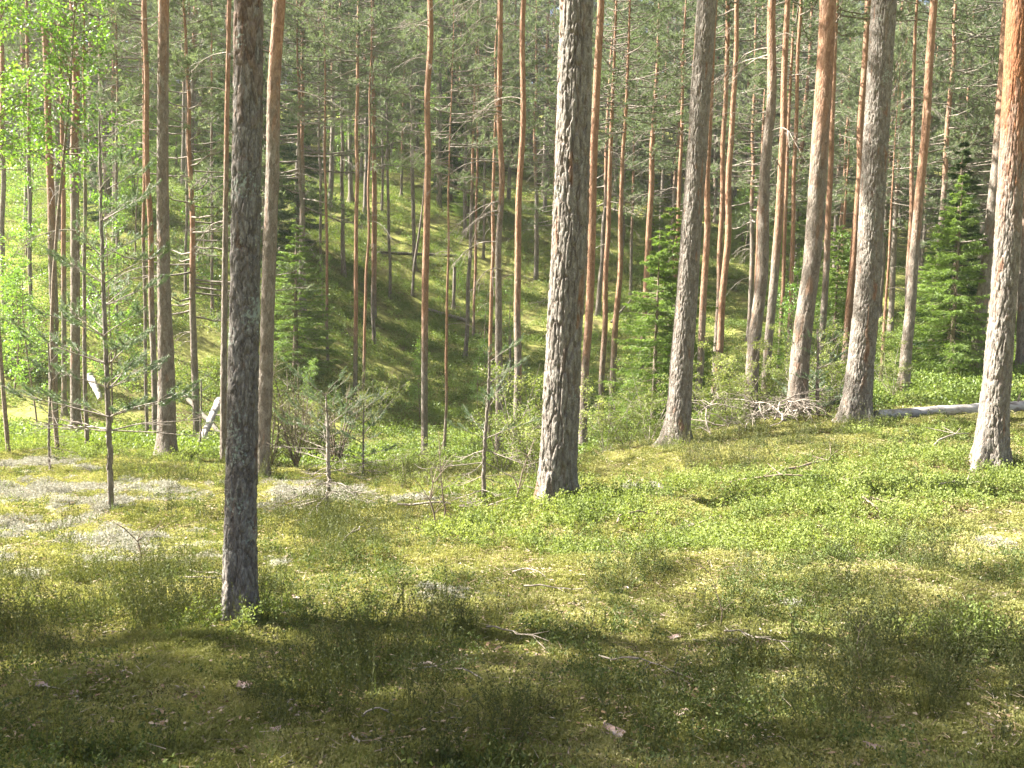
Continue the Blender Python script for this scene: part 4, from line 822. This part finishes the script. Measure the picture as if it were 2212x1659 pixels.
sapling('small pine sapling on the left rim', [(433,985,5),(434,900,4),(435,820,3)], 15, 960, .22, .3, .2, 5, 4)
sapling('bushy bluish pine sapling above the brush pile', [(1768,905,8),(1765,830,7),(1768,760,5),(1765,710,4)], 15.5, 900, .22, .8, .35, 6, 5)
sapling('small pine sapling on the rim right of the dead little pine', [(785,1000,5),(785,930,4),(786,870,3)], 15, 990, .2, .7, .35, 7, 5)
sapling('tiny pine sapling in the hollow right of the orange pines', [(1100,860,6),(1102,780,5),(1103,720,3)], 26, 850, .3, .9, .4, 8, 4)

# ------------------------------------------------------------------ logs, brush, twigs, bark
def log_obj(label, A, B, r0, r1, mat, name='fallen_log', seg=14, stubs=0, seed=0):
    A, B = np.array(A), np.array(B); d = nrm(B - A); n = 24; q = np.linspace(0, 1, n)[:, None]; r = np.random.default_rng(seed); pts = (A - A) + (B - A) * q + r.normal(0, .006, (n, 3))
    pts[:, 2] += np.sin(q[:, 0] * PI) * 0.01; b = MB(); b.tube(pts, np.linspace(r0, r1, n) * r.uniform(.96, 1.04, n), seg, True)
    root = link(name, b.mesh('log', mat, True), None, tuple(A), label=label, cat='log', group='fallen logs')
    for k in range(stubs):
        g = r.uniform(.2, .95); p = (B - A) * g; sd = nrm(np.cross(d, r.normal(size=3))); sd[2] = abs(sd[2]) + .2; bb = MB(); L = r.uniform(.15, .45); bb.tube(np.stack([p, p + sd * L * .5, p + sd * L + [0, 0, -.05]]), [.018, .012, .005], 5)
        link('branch_stub', bb.mesh('branch_stub', M_twig), root)
    return root
a, c = hit(1893, 916, 14.4), hit(2330, 893, 15.2)
log_obj('bare pale log lying behind the big frame-edge pine', a + [0, 0, .13], c + [0, 0, .16], .075, .095, M_log, stubs=2, seed=1)
a, c = hit(425, 975, 19.5), P3(474, 866, 20.5); log_obj('white weathered log leaning up behind the foreground trunk', a, c, .055, .085, M_log, stubs=6, seed=2)
a, c = hit(395, 860, None), hit(478, 950, 27); log_obj('dark broken log on the ground behind the leaning white log', a + [0, 0, .12], c + [0, 0, .15], .07, .05, M_dlog, stubs=2, seed=3)
a, c = P3(194, 812, 24.5), P3(217, 862, 24); log_obj('short bright broken log end left of the tall sapling', a, c, .10, .06, M_log, seed=4)
a, c = hit(925, 674, None), hit(1010, 700, None); log_obj('thin pale log sloping down right of the lone orange pine', a + [0, 0, .12], c + [0, 0, .14], .065, .075, M_twig, stubs=1, seed=5)
a, c = hit(815, 552, None), hit(985, 560, None); log_obj('thin dark log lying high across the slope', a + [0, 0, .14], c + [0, 0, .16], .07, .08, M_dlog, stubs=2, seed=6)
a, c = hit(1320, 706, None), hit(1362, 690, None); log_obj('short grey branch on the slope right of the hollow pair', a + [0, 0, .2], c + [0, 0, .9], .05, .03, M_dlog, seed=7)
a, c = hit(395, 528, None), hit(470, 570, None); log_obj('grey log on the upper left slope behind the foreground trunk', a + [0, 0, .14], c + [0, 0, .14], .08, .07, M_dlog, seed=8)

r = np.random.default_rng(5); bp_c = hit(1722, 925, 15.8)
root = link('brush_pile', None, loc=tuple(bp_c), label='tangled heap of pale bare branches at the foot of the stout pine', cat='brush pile')
brs = []
for k in range(6):
    b = MB(); q = np.linspace(0, 1, 9)[:, None]; L = r.uniform(.7, 1.3); main = np.hstack([q * L, .10 * np.sin(q * 5 + k), .16 * np.sin(q * PI) + .05 * q]) + r.normal(0, .015, (9, 3)); b.tube(main, np.linspace(.016, .004, 9), 5)
    for s in range(9):
        g = r.integers(2, 9); p = main[g]; d = nrm(np.array([.6, r.normal() * .9, r.uniform(-.2, .6)])); l2 = r.uniform(.15, .5); e = p + d * l2 + [0, 0, -.08]; b.tube(np.stack([p, (p + e) / 2 + [0, 0, .04], e]), [.007, .005, .002], 3)
        d2 = nrm(d + r.normal(0, .7, 3)); b.tube(np.stack([e, e + d2 * .1, e + d2 * .2]), [.003, .002, .0015], 3)
    brs.append(b.mesh('bare_branch', M_twig))
for k in range(30):
    x, y = r.normal(0, .42), r.normal(0, .3); h = max(0, .22 - .25 * (x * x + y * y)) * r.uniform(0, 1.2)
    gzv = float(ground(np.array(bp_c[0] + x), np.array(bp_c[1] + y))) - bp_c[2]
    link('bare_branch', brs[k % 6], root, (x - .3, y, gzv + h + .03), (r.uniform(-.5, .5), r.uniform(-.35, .2), r.uniform(0, 6.28)), r.uniform(.5, 1.05))

def twig(label, u0, v0, u1, v1, rad, lift=.05, forks=3, seed=0, mat=M_twig, name='fallen_twig', t0=None):
    A, B = hit(u0, v0, t0), hit(u1, v1, t0); r = np.random.default_rng(seed); n = 8; q = np.linspace(0, 1, n)[:, None]; L = np.linalg.norm(B - A)
    pts = (B - A) * q + r.normal(0, .02 * L, (n, 3)) * [1, 1, .5]; pts[:, 2] = ground(A[0] + pts[:, 0], A[1] + pts[:, 1]) - A[2] + rad + .05 + lift * np.sin(q[:, 0] * PI); b = MB(); b.tube(pts, np.linspace(rad, rad * .35, n), 6, True)
    for k in range(forks):
        p = pts[r.integers(2, n - 1)]; d = nrm((B - A) / L + r.normal(0, .7, 3)); d[2] = abs(d[2]) * .5; l2 = L * r.uniform(.15, .35); b.tube(np.stack([p, p + d * l2 * .5, p + d * l2]), [rad * .5, rad * .35, rad * .15], 4)
    link(name, b.mesh('twig', mat, True), None, tuple(A), label=label, cat='twig', group='dead twigs on the moss')
twig('dark forked branch lying on moss right of the ash grey pine', 1690, 1040, 1815, 985, .018, .03, 3, 1, M_twigb)
twig('long dark branch under the bilberries at the right', 1570, 1058, 1850, 1052, .014, .03, 5, 2, M_twigb)
twig('bleached branch lying right of the bright bilberries', 2010, 1075, 2095, 1055, .012, .04, 3, 3)
twig('grey arching branch in front of the dark bilberries', 1995, 985, 2110, 960, .014, .12, 3, 4)
twig('brown curved root crossing the bilberries', 1830, 1065, 1900, 1130, .02, .03, 2, 5, M_twigb)
twig('bleached curved stick on the bright moss', 1105, 1258, 1180, 1268, .006, .03, 1, 6)
twig('second bleached stick just below the curved one', 1130, 1285, 1260, 1292, .007, .02, 1, 7)
twig('thin branching twig on the shaded moss at the lower middle', 1300, 1445, 1485, 1500, .005, .04, 6, 8)
twig('long stick on the dark heather at the lower middle', 905, 1465, 1040, 1500, .008, .02, 3, 9)
twig('pale stick lying left of the foreground trunk base', 415, 1250, 488, 1265, .007, .03, 1, 10)
twig('thin stick beneath the pale one by the foreground trunk', 400, 1268, 490, 1276, .006, .02, 1, 11)
twig('grey tangled twig on the dark moss in the lower right', 1050, 1385, 1180, 1425, .005, .05, 5, 12)
twig('curled twig in the moss near the bottom edge', 780, 1575, 850, 1590, .005, .03, 2, 13)
twig('brown stick between bilberries and bright moss', 1330, 1145, 1450, 1120, .010, .05, 3, 14, M_twigb)
twig('bleached branched stick right of the brown one', 1440, 1165, 1560, 1130, .008, .06, 3, 15)
twig('twiggy dead heather branch by the tall sapling foot', 1620, 1420, 1740, 1400, .006, .05, 7, 16) if False else None
twig('twiggy grey sprig on moss at the right', 1560, 1390, 1700, 1430, .005, .06, 8, 17)
twig('thin twig on the lichen left of the two bare stems', 740, 1190, 800, 1165, .008, .1, 4, 18)
twig('fallen stick before the furrowed pine', 860, 1105, 1090, 1108, .014, .02, 4, 19)
def bare_stem(label, img, t_, seed, fs=1.0):
    r = np.random.default_rng(seed); base = hit(img[0][0], img[0][1], t_); pts = []
    for u, v in img: d = raydir(u, v); pts.append(CAM + d * base[1] / d[1] - base)
    pts = np.array(pts); pts[0, 2] -= .05; b = MB(); b.tube(pts, np.linspace(.011, .004, len(pts)) * fs, 6)
    for k in range(9):
        p = pts[r.integers(1, len(pts))]; d = nrm(np.array([r.normal() * .8, r.normal() * .5, .8])); L = r.uniform(.1, .32) * (.4 + .6 * fs); b.tube(np.stack([p, p + d * L * .5 + [0, 0, .02], p + d * L]), np.array([.004, .0025, .0012]) * fs, 4)
    link('bare_shrub', b.mesh('stem', M_twigb, True), None, tuple(base), label=label, cat='bare shrub', group='bare shrub stems')
bare_stem('dark bare stem with a sharp bend, left of a pair', [(943,1150),(938,1110),(928,1080),(935,1045),(932,1010)], 9.2, 1)
bare_stem('dark bare stem reaching higher, right of a pair', [(957,1140),(962,1100),(955,1060),(952,1020),(950,985)], 9.3, 2)
bare_stem('bent brown shrub stem by the foot of the furrowed pine', [(1105,1100),(1120,1060),(1128,1020),(1140,985)], 10.5, 3)
bare_stem('thin wiry stem in heather at the lower right', [(1555,1360),(1560,1320),(1545,1270),(1535,1240)], 5.6, 4, .35)
bare_stem('dry leaning stem in heather near the picture bottom right', [(1870,1480),(1860,1430),(1850,1400),(1856,1365)], 4.6, 5, .35)
bare_stem('upright bare heather stem left of the foreground trunk', [(300,1240),(305,1200),(298,1170)], 7.4, 6)

def flake(label, u, v, s, seed, mat=M_flake, cat='bark piece', name='bark_flake'):
    r = np.random.default_rng(seed); p = hit(u, v); b = MB(); n = 9; m_ = 7; U, V = np.meshgrid(np.linspace(-1, 1, n), np.linspace(-1, 1, m_)); e = 1 + .22 * (vnoise(U * 2.2 + seed, V * 2.2, seed=seed) - .5) * 2
    X = U * s * e; Y = V * s * .62 * e; Z = .25 * s * (1 - V ** 2) + .14 * s * (vnoise(U * 2 + seed, V * 3, seed=seed + 1) - .5) + s * .12 * (U > .1) ; T_ = np.stack([X, Y, Z], -1).reshape(-1, 3); Bt = T_ - [0, 0, .10 * s]
    q = (np.arange(m_ - 1)[:, None] * n + np.arange(n - 1)[None])[..., None] + np.array([0, 1, n + 1, n]); q = q.reshape(-1, 4); N = n * m_
    ring = list(range(n)) + [n * k + n - 1 for k in range(1, m_)] + [N - 1 - k for k in range(1, n)] + [n * k for k in range(m_ - 2, 0, -1)]
    side_ = [(ring[k], ring[(k + 1) % len(ring)], ring[(k + 1) % len(ring)] + N, ring[k] + N) for k in range(len(ring))]
    b.add(np.vstack([T_, Bt]), Q=np.vstack([q, (q + N)[:, ::-1], side_])); link(name, b.mesh('bark_flake', mat, True), None, (p[0], p[1], p[2] + .045), (r.uniform(-.1, .5), r.uniform(-.25, .25), r.uniform(-.5, .5)), label=label, cat=cat, group='bark pieces on the moss')
flake('layered pinkish brown bark piece near the bottom edge', 1322, 1603, .042, 1)
flake('small curled pale bark strip right of the layered bark piece', 1470, 1562, .03, 2)
flake('bark piece with pale top on sunny moss, right middle', 1455, 1394, .034, 3)
flake('pale bark piece on moss below the bilberries', 1640, 1408, .028, 4)
flake('flat grey bark scrap in the shade at lower left', 528, 1500, .03, 5)
flake('reddish bark scrap in the dark heather, lower left', 160, 1518, .022, 6)
flake('small bark scrap near the left edge', 92, 1500, .022, 7)
flake('brown bark scrap at the bottom right', 1885, 1640, .030, 8)
flake('light bark scrap by the layered piece, further left', 595, 1600, .020, 9)
flake('pale bark scrap left of the foreground trunk on shaded moss', 345, 1590, .022, 10)
flake('bright bark piece on the sunlit moss patch', 1345, 1285, .03, 11)
flake('bleached bark scrap on the sunlit patch behind the foreground trunk', 640, 1305, .03, 12)
# a leafy burl on the furrowed trunk of the middle pine
print('objects', len(bpy.data.objects), 'tris', sum(len(m_.loop_triangles) or len(m_.polygons) for m_ in bpy.data.meshes))

# ------------------------------------------------------------------ haze: the humid, sun-filled air of the wood
m, t = newmat('haze_air'); v_ = nd(t, 'ShaderNodeVolumePrincipled'); v_.inputs['Color'].default_value = (.93, .96, .90, 1); v_.inputs['Density'].default_value = .0006; v_.inputs['Anisotropy'].default_value = .35
o = nd(t, 'ShaderNodeOutputMaterial'); t.links.new(v_.outputs[0], o.inputs['Volume'])
b = MB(); X, Y0, Y1, Z0, Z1 = 325, -325, 325, -12, 75
vb = [(x, y, z) for z in (Z0, Z1) for x, y in ((-X, Y0), (X, Y0), (X, Y1), (-X, Y1))]
b.add(vb, Q=[(0, 3, 2, 1), (4, 5, 6, 7), (0, 1, 5, 4), (1, 2, 6, 5), (2, 3, 7, 6), (3, 0, 4, 7)])
link('haze', b.mesh('haze', m), kind='stuff')
